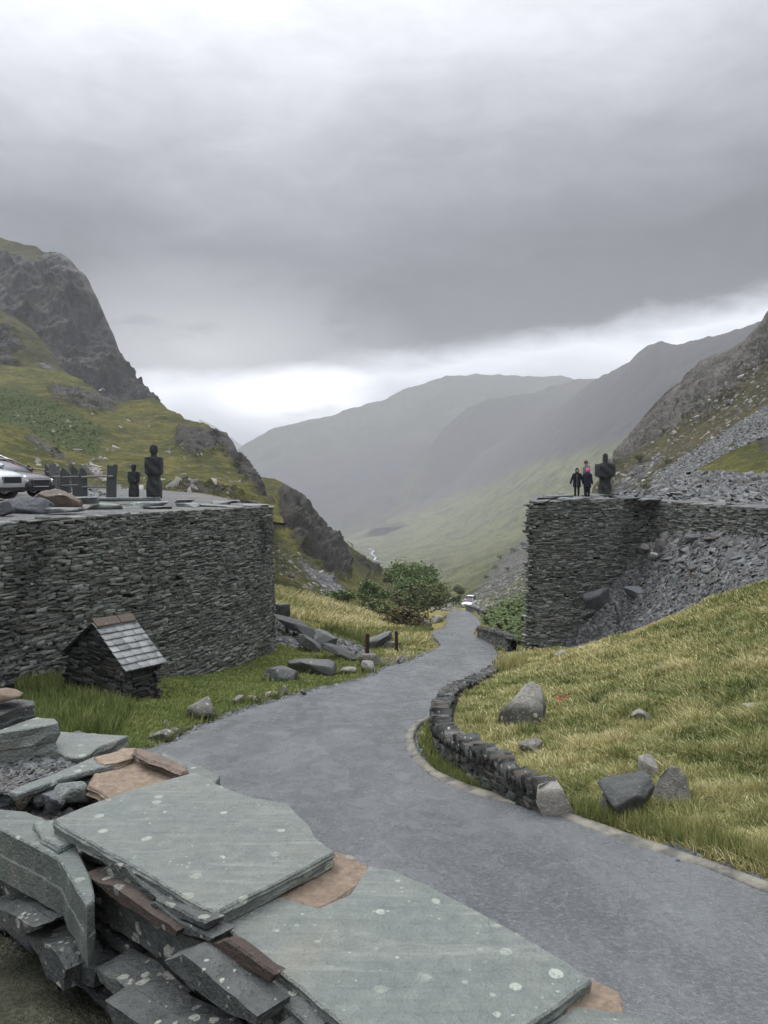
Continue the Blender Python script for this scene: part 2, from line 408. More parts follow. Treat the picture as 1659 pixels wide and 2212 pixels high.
# offsets above the road plane, as scattered points (pixel, pixel, distance) or (x, y, offset)
OFF = []
for q in (RS, LS):
    for p in q[::14]: OFF.append((p[0], p[1], 0.0))
for i in range(0, 500, 20):
    p = (RS[i] + LS[i]) / 2
    if i > 60: OFF.append((p[0], p[1], 0.0))
def offp(px, py, Y):
    p = at(px, py, Y); OFF.append((p.x, p.y, p.z - float(zroad(p.y))))
for a in [(1659, 1256, 22), (1598, 1273, 24), (1537, 1307, 26), (1436, 1355, 28), (1385, 1378, 29), (1341, 1395, 30), (1233, 1405, 32), (1140, 1403, 33),
          (1100, 1350, 50), (1135, 1300, 60), (1060, 1335, 80), (1140, 1290, 80), (1000, 1316, 139), (1140, 1262, 150), (1100, 1285, 115), (1260, 1250, 100), (1300, 1180, 150),
          (0, 1499, 17.5), (60, 1483, 18), (412, 1458, 23.2), (588, 1398, 30), (650, 1352, 36), (600, 1325, 38), (690, 1388, 33), (760, 1411, 31),
          (664, 1283, 68), (740, 1306, 66), (815, 1329, 66), (872, 1357, 60), (600, 1268, 68), (760, 1378, 42), (850, 1372, 45), (560, 1260, 70), (700, 1352, 48)]:
    offp(*a)
OFF += [(5.84, 12, 1.15), (20, 22, 4.2), (30, 30, 6.5), (12, 5, 2.2), (22, 5, 4.2), (40, 0, 7), (12, -10, 2.2), (40, 40, 9), (38, 60, 10), (40, 90, 9), (40, 140, 12), (24, 36, 4.5), (14, 34, 2.2),
        (-12, 6, .1), (-12, 12, 0), (-20, 0, .2), (-8, -10, 0), (-20, 20, .3), (-30, 40, 4), (-20, 34, 3), (-11, 30, 1.8), (-10, 45, 3), (-30, 70, 6), (-30, 80, 0), (-12, 82, -3), (-4, 84, -4.5), (-20, 110, -6), (-6, 110, -4.5),
        (-4, 130, -3), (-20, 150, -6), (-40, 150, -4), (-40, 0, .5)]
OFF = np.array(OFF); key = np.round(OFF[:, :2] / .35); _, ui = np.unique(key, axis=0, return_index=True); OFF = OFF[np.sort(ui)]
def tps_fit(P, v, lam=.02):
    n = len(P); d = np.linalg.norm(P[:, None] - P[None], axis=-1); K = np.where(d > 0, d * d * np.log(d + 1e-9), 0)
    A = np.zeros((n + 3, n + 3)); A[:n, :n] = K + lam * np.eye(n); A[:n, n] = 1; A[:n, n + 1:] = P; A[n, :n] = 1; A[n + 1:, :n] = P.T
    return np.linalg.solve(A, np.concatenate([v, np.zeros(3)]))
TW = tps_fit(OFF[:, :2], OFF[:, 2])
def offs(x, y):
    xf, yf = np.ravel(x), np.ravel(y); out = np.empty(len(xf))
    for s in range(0, len(xf), 20000):
        a = np.stack([xf[s:s + 20000], yf[s:s + 20000]], -1); d = np.linalg.norm(a[:, None] - OFF[None, :, :2], axis=-1)
        out[s:s + 20000] = (d * d * np.log(d + 1e-9)) @ TW[:len(OFF)] + TW[len(OFF)] + a @ TW[len(OFF) + 1:]
    return out.reshape(np.shape(x))
nx, ny = 380, 460
gx = np.linspace(-44, 46, nx); t = np.linspace(0, 1, ny); gy = -14 + 172 * (0.45 * t + 0.55 * t ** 3)
gx = np.sign(np.linspace(-1, 1, nx)) * 45 * np.abs(np.linspace(-1, 1, nx)) ** 1.6
GX, GY = np.meshgrid(gx, gy)
rd = road_dist(GX, GY); away = np.clip(-rd / .9, 0, 1)
GZ = zroad(GY) + offs(GX, GY) * np.clip(-rd / .4, 0, 1)
P3 = np.stack([GX, GY, GZ], -1)
lump = .10 * fbm(P3 / 1.1, 3) + .16 * fbm(P3 / 3.4, 3)
GZ = GZ + np.where(rd > -.1, -.05, lump * away + .02)
P3[..., 2] = GZ
px, py = proj(P3)
M = np.zeros(GX.shape + (4,)); M[..., 3] = .5
right = (GX > 0) & (rd < 0)
M[..., 3] = np.where(right, .78, .25)
M[..., 3] = np.where((GY > 40) & (GX < 3), .62, M[..., 3])
front = GY > 2.5
def paint(ch, poly, soft, val):
    k = inpoly(px, py, poly, soft) * front
    M[..., ch] = M[..., ch] * (1 - k) + val * k
paint(1, [(590, 1335), (640, 1345), (720, 1372), (800, 1404), (808, 1428), (760, 1428), (700, 1405), (640, 1400), (590, 1385)], 7, 1)
paint(1, [(815, 1428), (870, 1405), (900, 1412), (850, 1438)], 6, .9)
paint(0, [(1390, 1860), (1659, 1935), (1659, 1895), (1480, 1835), (1380, 1825)], 10, .42)
paint(2, [(1080, 1290), (1145, 1270), (1145, 1395), (1085, 1380), (1040, 1340), (1055, 1310)], 8, .9)
paint(3, [(0, 1500), (400, 1470), (760, 1420), (640, 1500), (350, 1620), (0, 1560)], 20, .08)
paint(3, [(590, 1270), (870, 1360), (760, 1380), (590, 1320)], 10, .95)
paint(2, [(700, 1365), (880, 1358), (880, 1375), (760, 1402)], 8, .6)
M[..., 1] = np.maximum(M[..., 1], np.clip(1 - np.abs(rd + .12) / .30, 0, 1) * .75 * (GX < 2))
NEARM = terrain_mat('near_grass', .55, g1=(.095, .135, .025), g2=(.20, .225, .05), dry=(.38, .31, .13), bs=.5, sc1=(.07, .074, .08), sc2=(.2, .205, .21))
a, b = GX.shape; idx = np.arange(a * b).reshape(a, b)
F = np.stack([idx[:-1, :-1], idx[:-1, 1:], idx[1:, 1:], idx[1:, :-1]], -1).reshape(-1, 4)
cutm = ((GX > 13.5) & (GY > 104)) | ((GX > 24) & (GY > 88)); F = F[~cutm.ravel()[F].all(1)]
mk('ground', P3.reshape(-1, 3), F, NEARM, smooth=True, cols=M.reshape(-1, 4), kind='structure')
BV['ground'] = BVHTree.FromPolygons([tuple(v) for v in P3.reshape(-1, 3)], [tuple(f) for f in F])
# valley floor sheet out to the horizon
n_ = 60; a_ = np.linspace(0, 2 * math.pi, n_, endpoint=False)
ring = [np.stack([np.cos(a_) * r, 1500 + np.sin(a_) * r, 0 * a_ - z], -1) for r, z in ((1, 172), (1400, 172), (3000, 172), (9000, 172))]
V = np.concatenate(ring); F = np.array([(k * n_ + i, k * n_ + (i + 1) % n_, (k + 1) * n_ + (i + 1) % n_, (k + 1) * n_ + i) for k in range(3) for i in range(n_)])
FARM = terrain_mat('far_fell', 26, g1=(.035, .048, .025), g2=(.105, .115, .06), dry=(.13, .112, .07), rk1=(.03, .03, .03), rk2=(.15, .145, .14), brk=(.026, .025, .028))
mk('valley_floor', V, F, FARM, kind='structure')
# ---------------------------------------------------------------- road
ROAD = NM('wet_asphalt', .45, .5)
n_a = ROAD.noise(.55, 5, .6, ROAD.scale(ROAD.pos(), (1.6, .55, 1))); n_b = ROAD.noise(160, 2, .6); n_c = ROAD.noise(3.5, 5, .65, ROAD.scale(ROAD.pos(), (1, .6, 1)), .6)
vo = ROAD.vor(95); spk = ROAD.noise(70, 2, .7)
base = ROAD.mix(ROAD.step(n_a, .38, .64), (.062, .068, .073), (.108, .117, .125))
base = ROAD.mix(ROAD.math('MULTIPLY', ROAD.step(n_c, .46, .74), .4), base, (.145, .155, .165))
base = ROAD.mix(ROAD.math('MULTIPLY', ROAD.step(n_c, .46, .24), .45), base, (.06, .063, .07))
base = ROAD.mix(ROAD.step(spk, .62, .76), base, (.30, .30, .29)); base = ROAD.mix(ROAD.math('MULTIPLY', ROAD.step(n_b, .5, .3), .6), base, (.04, .042, .045))
ROAD.col(base); ROAD.rough(ROAD.math('ADD', .13, ROAD.math('MULTIPLY', ROAD.step(n_c, .2, .8), .26)))
pat = ROAD.noise(28, 4, .75); base = ROAD.mix(ROAD.math('MULTIPLY', ROAD.step(pat, .46, .66), .45), base, (.20, .21, .21)); base = ROAD.mix(ROAD.math('MULTIPLY', ROAD.step(pat, .44, .3), .6), base, (.045, .048, .052)); ROAD.col(base)
crk = ROAD.vor(1.3, 'DISTANCE_TO_EDGE', vec=ROAD.pos()); base = ROAD.mix(ROAD.math('MULTIPLY', ROAD.math('MULTIPLY', ROAD.step(crk, .012, .0), ROAD.step(n_c, .5, .6)), .6), base, (.04, .04, .042)); ROAD.col(base)
ROAD.bump(ROAD.math('ADD', ROAD.math('MULTIPLY', pat, 1.2), ROAD.math('ADD', vo, ROAD.math('MULTIPLY', n_b, .7))), .55, .010)
nu_ = 24; G = np.array([[LS[i] * (1 - k / (nu_ - 1)) + RS[i] * (k / (nu_ - 1)) for k in range(nu_)] for i in range(500)])
G[..., 2] = zroad(G[..., 1]) + .02 + .02 * fbm(G / 2.5, 2)
lead = G[..., 2].copy()
idx = np.arange(500 * nu_).reshape(500, nu_); F = np.stack([idx[:-1, :-1], idx[:-1, 1:], idx[1:, 1:], idx[1:, :-1]], -1).reshape(-1, 4)
mk('road', G.reshape(-1, 3), F, ROAD.m, smooth=True, kind='structure')
BV['road'] = BVHTree.FromPolygons([tuple(v) for v in G.reshape(-1, 3)], [tuple(f) for f in F])
# pale concrete edging on the right of the road
ED = NM('pale_edging', .8, .3); e1 = ED.noise(4, 5, .7); ED.col(ED.mix(ED.step(e1, .35, .65), (.075, .076, .07), (.19, .18, .145))); ED.bump(ED.noise(60, 3), .5, .01)
S = RS[(RS[:, 1] > -5) & (np.arange(500) < 500 * 12.4 / 23)]
tn = np.gradient(S[:, :2], axis=0); tn /= np.linalg.norm(tn, axis=1)[:, None]; nr = np.stack([tn[:, 1], -tn[:, 0]], -1)
wd = .06 + .03 * fbm(S / .6, 3); prof = [(-1.0, .021), (-.9, .034), (.2, .042), (1.0, .05), (1.15, .0)]
V = []; 
for o_, z_ in prof:
    q = S.copy(); q[:, :2] += nr * (o_ * wd)[:, None]; q[:, 2] += z_; V.append(q)
V = np.array(V); k_, n2_ = V.shape[:2]; idx = np.arange(k_ * n2_).reshape(k_, n2_); F = np.stack([idx[:-1, :-1], idx[:-1, 1:], idx[1:, 1:], idx[1:, :-1]], -1).reshape(-1, 4)
mk('kerb_strip', V.reshape(-1, 3), F, ED.m, smooth=True, kind='structure')
# ---------------------------------------------------------------- hills
HM = terrain_mat('hill_grass', 4.5, g1=(.085, .105, .022), g2=(.20, .20, .042), dry=(.32, .265, .08), rk1=(.02, .02, .017), rk2=(.12, .112, .10), brk=(.032, .045, .010), bs=1.2)
loft('left_hill', [
    [(-260, 1100, 70), (300, 1088, 60), (620, 1125, 60)],
    [(-260, 1030, 95), (100, 1030, 90), (300, 1045, 85), (450, 1050, 85), (600, 1100, 78)],
    [(-260, 930, 150), (150, 940, 150), (300, 975, 140), (450, 990, 130), (540, 1045, 108), (590, 1092, 95)],
    [(-260, 850, 210), (100, 855, 210), (300, 915, 200), (450, 945, 165), (520, 1005, 135), (580, 1080, 110)],
    [(-260, 760, 280), (0, 791, 270), (53, 795, 270), (141, 807, 270), (211, 842, 260), (261, 869, 250), (331, 869, 240), (345, 873, 238), (370, 885, 232), (400, 905, 220), (420, 910, 210), (440, 915, 200),
     (470, 925, 190), (490, 938, 182), (503, 955, 175), (510, 975, 165), (530, 990, 155), (545, 1022, 140), (560, 1057, 130), (577, 1085, 120), (592, 1094, 112)]],
    420, 260, HM, [
    (0, [(385, 930), (440, 925), (500, 938), (530, 985), (560, 1050), (580, 1085), (560, 1060), (520, 1020), (495, 990), (465, 975), (420, 990), (380, 975)], 14, 1),
    (0, [(330, 1050), (420, 1045), (560, 1065), (600, 1100), (500, 1092), (380, 1090)], 14, .5),
    (0, [(90, 830), (200, 835), (290, 880), (200, 900), (110, 870)], 12, .58),
    (0, [(340, 900), (420, 905), (400, 925), (330, 915)], 12, .52),
    (2, [(-200, 820), (60, 850), (160, 890), (225, 935), (210, 990), (120, 965), (60, 930), (-200, 880)], 16, 1)],
    disp=((3.0, 30, 4), (.5, 4.5, 3)), rock=(3.5, 9), back=(1.5, .5))
loft('left_knoll', [
    [(-300, 1120, 58), (300, 1100, 56)], [(-300, 1010, 75), (0, 1010, 75), (270, 1085, 62)],
    [(-300, 850, 115), (-100, 872, 110), (0, 904, 105), (71, 945, 100), (123, 969, 95), (183, 1006, 85), (250, 1052, 74), (290, 1082, 68)]],
    200, 120, HM, [(0, [(60, 930), (190, 1000), (250, 1050), (235, 1060), (170, 1010), (50, 950)], 7, .62)], disp=((1.2, 12, 4), (.25, 2, 3)), rock=(1.2, 4), back=(1.3, .8))
CM = terrain_mat('crag_rock', 11, g1=(.07, .085, .03), g2=(.14, .14, .045), dry=(.19, .17, .07), rk1=(.018, .019, .018), rk2=(.15, .15, .14), bs=1.5)
loft('crag', [
    [(-300, 900, 330), (141, 900, 335), (345, 905, 350)],
    [(-300, 740, 390), (0, 740, 390), (100, 790, 380), (230, 850, 385), (338, 892, 400)],
    [(-300, 620, 450), (0, 620, 450), (120, 680, 440), (240, 790, 425), (332, 880, 415)],
    [(-300, 430, 540), (-120, 495, 530), (0, 514, 520), (40, 521, 515), (80, 530, 510), (92, 540, 508), (130, 540, 490), (150, 552, 485), (166, 568, 480), (185, 592, 475), (200, 628, 468), (215, 662, 460), (240, 705, 450), (255, 742, 445),
     (272, 772, 440), (285, 798, 436), (300, 824, 430), (326, 868, 420)]],
    330, 240, CM, [
    (0, [(-300, 560), (0, 545), (55, 560), (75, 585), (95, 545), (400, 500), (400, 950), (-300, 950)], 10, 1),
    (0, [(30, 690), (60, 690), (75, 720), (40, 710)], 8, -.9), (1, [(190, 850), (240, 848), (330, 880), (330, 900), (260, 880)], 6, .9)],
    disp=((9, 60, 4),), rock=(20, 42), back=(1.3, .6))
loft('crag_shoulder', [
    [(-300, 850, 285), (200, 850, 290)], [(-300, 770, 320), (60, 780, 318), (180, 825, 310)],
    [(-300, 560, 370), (-100, 620, 365), (0, 664, 355), (40, 690, 350), (70, 716, 345), (100, 745, 340), (141, 800, 330), (190, 832, 322)]],
    200, 120, CM, [(0, [(-50, 690), (30, 700), (60, 760), (-50, 760)], 14, .55), (0, [(-50, 760), (20, 765), (45, 790), (-50, 800)], 10, .9), (1, [(60, 740), (130, 790), (180, 820), (90, 800)], 12, .5)], disp=((4, 40, 4), (1.2, 9, 3)), rock=(7, 14), back=(1.2, .6))
loft('left_spur', [
    [(420, 1400, 80), (540, 1380, 85), (700, 1350, 90), (800, 1345, 100), (900, 1340, 118)],
    [(420, 1230, 110), (540, 1230, 115), (640, 1250, 120), (740, 1280, 125), (830, 1290, 140), (890, 1300, 160)],
    [(430, 1130, 155), (540, 1130, 158), (620, 1140, 160), (700, 1195, 168), (770, 1240, 172), (850, 1280, 190), (885, 1295, 200)],
    [(440, 1035, 215), (554, 1029, 210), (588, 1031, 210), (618, 1041, 210), (645, 1059, 210), (660, 1068, 210), (668, 1080, 210), (683, 1101, 212), (690, 1118, 213), (702, 1135, 214), (732, 1158, 220), (770, 1188, 230), (800, 1211, 240), (827, 1240, 252), (850, 1262, 265), (880, 1290, 280)]],
    300, 230, HM, [
    (0, [(600, 1060), (625, 1040), (660, 1060), (690, 1105), (705, 1150), (680, 1150), (640, 1120), (605, 1100)], 8, 1),
    (0, [(585, 1100), (650, 1125), (640, 1150), (590, 1130)], 8, .7),
    (0, [(625, 1150), (650, 1130), (700, 1150), (740, 1190), (750, 1250), (720, 1245), (680, 1215), (640, 1190)], 10, 1),
    (0, [(730, 1180), (800, 1225), (830, 1245), (790, 1240)], 6, .6),
    (1, [(640, 1190), (690, 1225), (745, 1265), (760, 1300), (700, 1280), (650, 1235)], 10, .62)],
    disp=((2.2, 22, 4), (.5, 4, 3)), rock=(6.5, 11), back=(1.4, .8))
# right valley side, one sweep from the dark ridge down to the road
VM = terrain_mat('valley_side', 12, g1=(.085, .112, .040), g2=(.22, .25, .085), dry=(.30, .26, .13), rk1=(.07, .066, .06), rk2=(.26, .25, .22), brk=(.030, .029, .031), bs=1.0)
pxs = [640, 700, 830, 1000, 1150, 1300, 1450, 1800]
def prow(py, d): return list(zip(pxs, py, d))
loft('valley_side', [
    prow([1500, 1500, 1500, 1500, 1450, 1400, 1380, 1360], [290, 270, 190, 130, 85, 75, 70, 65]),
    prow([1330, 1330, 1335, 1335, 1330, 1310, 1290, 1270], [300, 280, 200, 142, 95, 85, 80, 75]),
    prow([1300, 1300, 1295, 1296, 1245, 1180, 1120, 1080], [700, 650, 400, 260, 190, 180, 180, 180]),
    prow([1250, 1250, 1250, 1255, 1205, 1150, 1090, 1050], [1250, 1200, 1000, 500, 360, 330, 310, 300]),
    prow([1200, 1200, 1215, 1205, 1165, 1115, 1070, 1010], [1600, 1500, 1270, 900, 700, 560, 480, 420]),
    prow([1170, 1172, 1178, 1160, 1115, 1065, 1020, 930], [2100, 1950, 1700, 1350, 1000, 820, 700, 600]),
    [(640, 1158, 2350), (700, 1152, 2250), (830, 1125, 2100), (1000, 1075, 1900), (1150, 1020, 1500), (1300, 950, 1200), (1450, 880, 1000), (1800, 800, 820)],
    [(640, 1152, 2600), (700, 1136, 2500), (800, 1092, 2450), (950, 1022, 2300), (1080, 955, 2100), (1180, 893, 1900), (1243, 852, 1800), (1281, 824, 1700), (1319, 799, 1600), (1369, 772, 1500), (1400, 752, 1460), (1424, 743, 1400), (1464, 746, 1360), (1502, 738, 1320),
     (1557, 718, 1260), (1606, 706, 1220), (1644, 692, 1180), (1700, 676, 1120), (1800, 640, 1050)]],
    420, 340, VM, [
    (1, [(1000, 1290), (1100, 1180), (1150, 1130), (1160, 1240), (1080, 1290), (1020, 1310)], 22, .52),
    (0, [(1060, 1220), (1145, 1150), (1145, 1215), (1080, 1260)], 14, .58),
    (2, [(640, 1150), (830, 1060), (1080, 940), (1281, 815), (1424, 730), (1800, 640), (1800, 900), (1350, 960), (1150, 1010), (900, 1110), (700, 1155)], 40, .85)],
    disp=((10, 160, 5), (12, -140, 5), (2.0, 30, 4), (.35, 6, 3)), rock=(.8, 9), back=(1.25, .6))
loft('far_fell', [
    [(440, 1200, 1900), (900, 1180, 1900), (1500, 1150, 1900)], [(460, 1150, 2100), (900, 1120, 2100), (1500, 1050, 2100)],
    [(470, 1060, 2400), (700, 1040, 2400), (1000, 960, 2400), (1500, 940, 2400)],
    [(440, 1045, 2750), (486, 1010, 2750), (512, 977, 2750), (560, 943, 2780), (584, 928, 2800), (647, 914, 2850), (730, 894, 2880), (778, 882, 2900), (827, 865, 2900), (875, 838, 2900), (924, 821, 2900), (963, 814, 2900), (1069, 813, 2900), (1166, 814, 2900), (1234, 818, 2900),
     (1280, 826, 2900), (1400, 850, 2900), (1500, 880, 2900)]],
    260, 170, FARM, [(2, [(500, 1000), (900, 930), (1300, 900), (1300, 1100), (600, 1150)], 60, .7)], disp=((16, 330, 5), (26, -260, 5), (3, 60, 3)), rock=(0, 50), back=(1.3, .6))
loft('middle_fell', [
    [(780, 1150, 1900), (1400, 1050, 1700)], [(820, 1120, 2100), (1400, 960, 1950)],
    [(840, 1090, 2250), (900, 1000, 2300), (960, 925, 2300), (1010, 880, 2300), (1050, 861, 2300), (1127, 853, 2300), (1160, 845, 2300), (1195, 833, 2300), (1244, 824, 2300), (1285, 822, 2300), (1400, 810, 2300)]],
    160, 90, FARM, [(2, [(900, 900), (1400, 800), (1400, 1100), (900, 1100)], 40, .6)], disp=((10, 200, 4), (14, -160, 4)), rock=(0, 50), back=(1.3, .6))
loft('distant_peak', [[(430, 1060, 4300), (620, 1060, 4300)], [(430, 905, 4600), (470, 925, 4600), (503, 947, 4600), (512, 954, 4600), (526, 963, 4600), (560, 985, 4600), (620, 1010, 4600)]], 50, 30, FARM, disp=((14, 200, 4),), rock=(0, 50), back=(1.2, .8))
RCM = terrain_mat('right_crag_rock', 6, g1=(.065, .070, .028), g2=(.14, .13, .045), dry=(.20, .16, .075), rk1=(.04, .038, .033), rk2=(.30, .285, .25), bs=1.3, brk=(.045, .042, .025), sc1=(.045, .05, .053), sc2=(.165, .172, .178))
SCREE_UP = [(1340, 1078), (1366, 1055), (1469, 984), (1544, 941), (1594, 909), (1659, 866), (1800, 780), (1800, 1100), (1340, 1100)]
loft('right_crag', [
    [(1270, 1085, 110), (1450, 1085, 90), (1800, 1080, 70)],
    [(1280, 1062, 150), (1400, 1035, 130), (1550, 960, 120), (1800, 840, 100)],
    [(1300, 1030, 205), (1420, 965, 195), (1550, 880, 180), (1800, 700, 150)],
    [(1290, 1062, 260), (1329, 993, 270), (1338, 975, 270), (1349, 959, 268), (1384, 914, 262), (1414, 879, 256), (1439, 852, 252), (1469, 829, 248), (1480, 812, 246), (1494, 796, 242), (1514, 776, 238), (1544, 764, 232), (1579, 753, 226), (1600, 735, 222), (1619, 723, 220), (1644, 694, 215),
     (1659, 674, 212), (1720, 600, 205), (1800, 540, 200)]],
    330, 250, RCM, [
    (0, [(1310, 1010), (1340, 950), (1420, 860), (1500, 780), (1600, 720), (1800, 500), (1800, 800), (1659, 800), (1560, 900), (1450, 960), (1380, 990), (1330, 1040)], 16, .62),
    (0, [(1325, 990), (1345, 960), (1420, 900), (1430, 920), (1380, 960), (1340, 1010)], 8, .9), (0, [(1475, 795), (1520, 770), (1560, 760), (1659, 690), (1659, 740), (1560, 790), (1500, 820)], 8, .9),
    (0, [(1540, 790), (1580, 780), (1570, 840), (1530, 850)], 8, 1), (1, SCREE_UP, 9, 1.0),
    (1, [(1300, 1060), (1420, 980), (1440, 1000), (1340, 1070)], 12, .55)],
    disp=((4, 50, 4), (.6, 5, 3)), rock=(6.5, 11), back=(1.3, .5))
loft('scree_tongue_bank', [
    [(1470, 1075, 58), (1800, 1075, 50)], [(1500, 1030, 70), (1659, 1026, 66), (1800, 1026, 62)],
    [(1500, 1020, 84), (1535, 1000, 86), (1567, 983, 88), (1585, 968, 88), (1606, 959, 88), (1659, 943, 90), (1720, 925, 90), (1800, 900, 90)]],
    150, 90, HM, [(1, [(1400, 1040), (1549, 1018), (1800, 1028), (1800, 1100), (1400, 1100)], 4, 1), (0, [(1620, 950), (1700, 930), (1700, 980), (1640, 975)], 8, .6)], disp=((.9, 9, 4), (.15, 1.5, 3)), rock=(.8, 3), back=(1.25, .9))
loft('scree_heap', [
    [(1330, 1078, 50), (1500, 1078, 46), (1800, 1078, 42)], [(1370, 1068, 56), (1500, 1052, 51), (1800, 1052, 46)],
    [(1340, 1070, 66), (1400, 1052, 64), (1450, 1034, 62), (1500, 1020, 59), (1550, 1018, 58), (1659, 1027, 56), (1800, 1030, 54)]],
    150, 50, RCM, [(1, [(1000, 900), (1900, 900), (1900, 1200), (1000, 1200)], 4, 1)], disp=((.4, 3, 4), (.2, .8, 3)), rock=(0, 3), back=(1.12, 1))
# ---------------------------------------------------------------- river on the valley floor
WM = NM('river_water', .12, .6); WM.col((.30, .34, .38)); WM.bump(WM.noise(.4, 3), .3, .3)
def ribbon(name, pts, wpx, mat, lift=.4, label=None, n=40):
    P = np.array(pts, float); t = np.linspace(0, len(P) - 1, n); X = np.interp(t, range(len(P)), P[:, 0]); Y = np.interp(t, range(len(P)), P[:, 1])
    V = []
    for x, y in zip(X, Y):
        h = hit(x, y)
        if h is not None: V.append(h)
    V = np.array([tuple(v) for v in V]); d = np.gradient(V[:, :2], axis=0); d /= np.linalg.norm(d, axis=1)[:, None] + 1e-9; nn = np.stack([d[:, 1], -d[:, 0]], -1)
    wv = wpx * V[:, 1] / FPX * (1.2 + 1.0 * np.abs(d[:, 0])); q = []
    for s_ in (-.5, .5):
        z = V.copy(); z[:, :2] += nn * (wv * s_)[:, None]; z[:, 2] += lift; q.append(z)
    V = np.concatenate(q); n = len(V) // 2; F = np.array([(i, i + 1, n + i + 1, n + i) for i in range(n - 1)])
    return mk(name, V, F, mat, kind='structure', smooth=True)
ribbon('river', [(795, 1186), (808, 1190), (802, 1197), (812, 1205), (808, 1211), (833, 1217), (855, 1223), (837, 1229), (822, 1232), (825, 1240)], 3.2, WM.m, lift=1.2)
ribbon('river', [(748, 1180), (756, 1182), (766, 1187)], 3.2, WM.m, lift=1.2, n=12)
# ---------------------------------------------------------------- stone materials
def stone_mat(name, c1, c2, wet=.5, lichen=.5, ls=9, stain=.6, spec=.4, lc=(.36, .38, .34), bscale=1.0, brown=(.10, .075, .055), brownf=.25):
    m = NM(name, wet, spec); a = m.attr(); se = m.n('ShaderNodeSeparateColor'); m.L.new(a.outputs['Color'], se.inputs[0])
    n1 = m.noise(14 * bscale, 6, .7); n2 = m.noise(.45 * bscale, 4, .6); n3 = m.noise(60 * bscale, 3, .6)
    t = m.math('ADD', m.math('MULTIPLY', se.outputs[0], .62), m.math('MULTIPLY', m.math('SUBTRACT', n1, .3), .8))
    c = m.mix(m.step(t, .1, 1.0), c1, c2)
    c = m.mix(m.math('MULTIPLY', m.step(se.outputs[1], .72, .95), brownf * 2), c, brown)
    c = m.mix(m.math('MULTIPLY', m.step(n2, .52, .68), stain), c, tuple(q * .35 for q in c1))
    v = m.n('ShaderNodeTexVoronoi'); v.inputs['Scale'].default_value = ls; m.L.new(m.n('ShaderNodeVectorMath', operation='ADD').outputs[0], v.inputs['Vector'])
    va = v.inputs['Vector'].links[0].from_node; m.L.new(m.pos(), va.inputs[0])
    nz = m.n('ShaderNodeTexNoise'); nz.inputs['Scale'].default_value = ls * 2.2; nz.inputs['Detail'].default_value = 4; m.L.new(m.pos(), nz.inputs['Vector'])
    sc1 = m.n('ShaderNodeVectorMath', operation='SCALE'); m.L.new(nz.outputs['Color'], sc1.inputs[0]); sc1.inputs['Scale'].default_value = .28 / ls; m.L.new(sc1.outputs[0], va.inputs[1])
    vs_ = m.n('ShaderNodeSeparateColor'); m.L.new(v.outputs['Color'], vs_.inputs[0])
    rad = m.math('MULTIPLY', m.math('SUBTRACT', vs_.outputs[0], 1 - lichen, clamp=True), .9)
    l = m.step(m.math('SUBTRACT', rad, v.outputs['Distance']), -.01, .03)
    v2 = m.n('ShaderNodeTexVoronoi'); v2.inputs['Scale'].default_value = ls * 2.7; m.L.new(va.outputs[0], v2.inputs['Vector']); s2 = m.n('ShaderNodeSeparateColor'); m.L.new(v2.outputs['Color'], s2.inputs[0])
    l2 = m.step(m.math('SUBTRACT', m.math('MULTIPLY', m.math('SUBTRACT', s2.outputs[0], 1 - lichen * .8, clamp=True), .8), v2.outputs['Distance']), -.01, .04); l = m.math('MAXIMUM', l, l2)
    v3 = m.n('ShaderNodeTexVoronoi'); v3.inputs['Scale'].default_value = ls * .5; m.L.new(va.outputs[0], v3.inputs['Vector']); s3 = m.n('ShaderNodeSeparateColor'); m.L.new(v3.outputs['Color'], s3.inputs[0])
    l3 = m.step(m.math('SUBTRACT', m.math('MULTIPLY', m.math('SUBTRACT', s3.outputs[0], 1 - lichen * .55, clamp=True), 1.1), m.math('ADD', v3.outputs['Distance'], m.math('MULTIPLY', m.math('SUBTRACT', n1, .5), .35))), -.01, .03); l = m.math('MAXIMUM', l, m.math('MULTIPLY', l3, .6))
    l = m.math('MULTIPLY', l, m.step(n3, .25, .5))
    c = m.mix(m.math('MULTIPLY', l, .85), c, m.mix(vs_.outputs[1], lc, tuple(q * .62 for q in lc)))
    if name == 'wet_slate_slab':
        sv = m.scale(m.pos(), (4, 40, 6)); st_ = m.noise(1.0, 6, .7, sv, .4); big_ = m.noise(3.2, 5, .65, None, .8)
        c = m.mix(m.math('MULTIPLY', m.step(st_, .50, .72), .42), c, (.30, .31, .28)); c = m.mix(m.math('MULTIPLY', m.step(st_, .42, .25), .45), c, (.05, .06, .06))
        c = m.mix(m.math('MULTIPLY', m.step(big_, .5, .72), .45), c, (.21, .195, .155)); c = m.mix(m.math('MULTIPLY', m.step(big_, .46, .3), .35), c, (.075, .10, .10)); n1 = m.math('ADD', m.math('MULTIPLY', n1, .6), m.math('MULTIPLY', st_, .5))
    m.col(c); m.rough(m.math('ADD', wet - .08, m.math('MULTIPLY', n1, .3)))
    m.bump(m.math('ADD', m.math('MULTIPLY', n1, 1.0), m.math('MULTIPLY', n3, .5)), .95, (.05 if 'boulder' in name else .022) / bscale ** .5)
    return m.m
WALLM = stone_mat('slate_wall_stone', (.062, .070, .063), (.31, .33, .30), wet=.55, lichen=.36, ls=9)
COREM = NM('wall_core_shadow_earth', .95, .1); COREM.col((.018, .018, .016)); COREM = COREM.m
HUTM = stone_mat('dark_slate_stone', (.018, .021, .022), (.095, .105, .10), wet=.5, lichen=.2, ls=9)
SLABM = stone_mat('wet_slate_slab', (.088, .104, .096), (.20, .222, .205), wet=.36, lichen=.40, ls=24, bscale=2, stain=.12, lc=(.36, .40, .34), brownf=0)
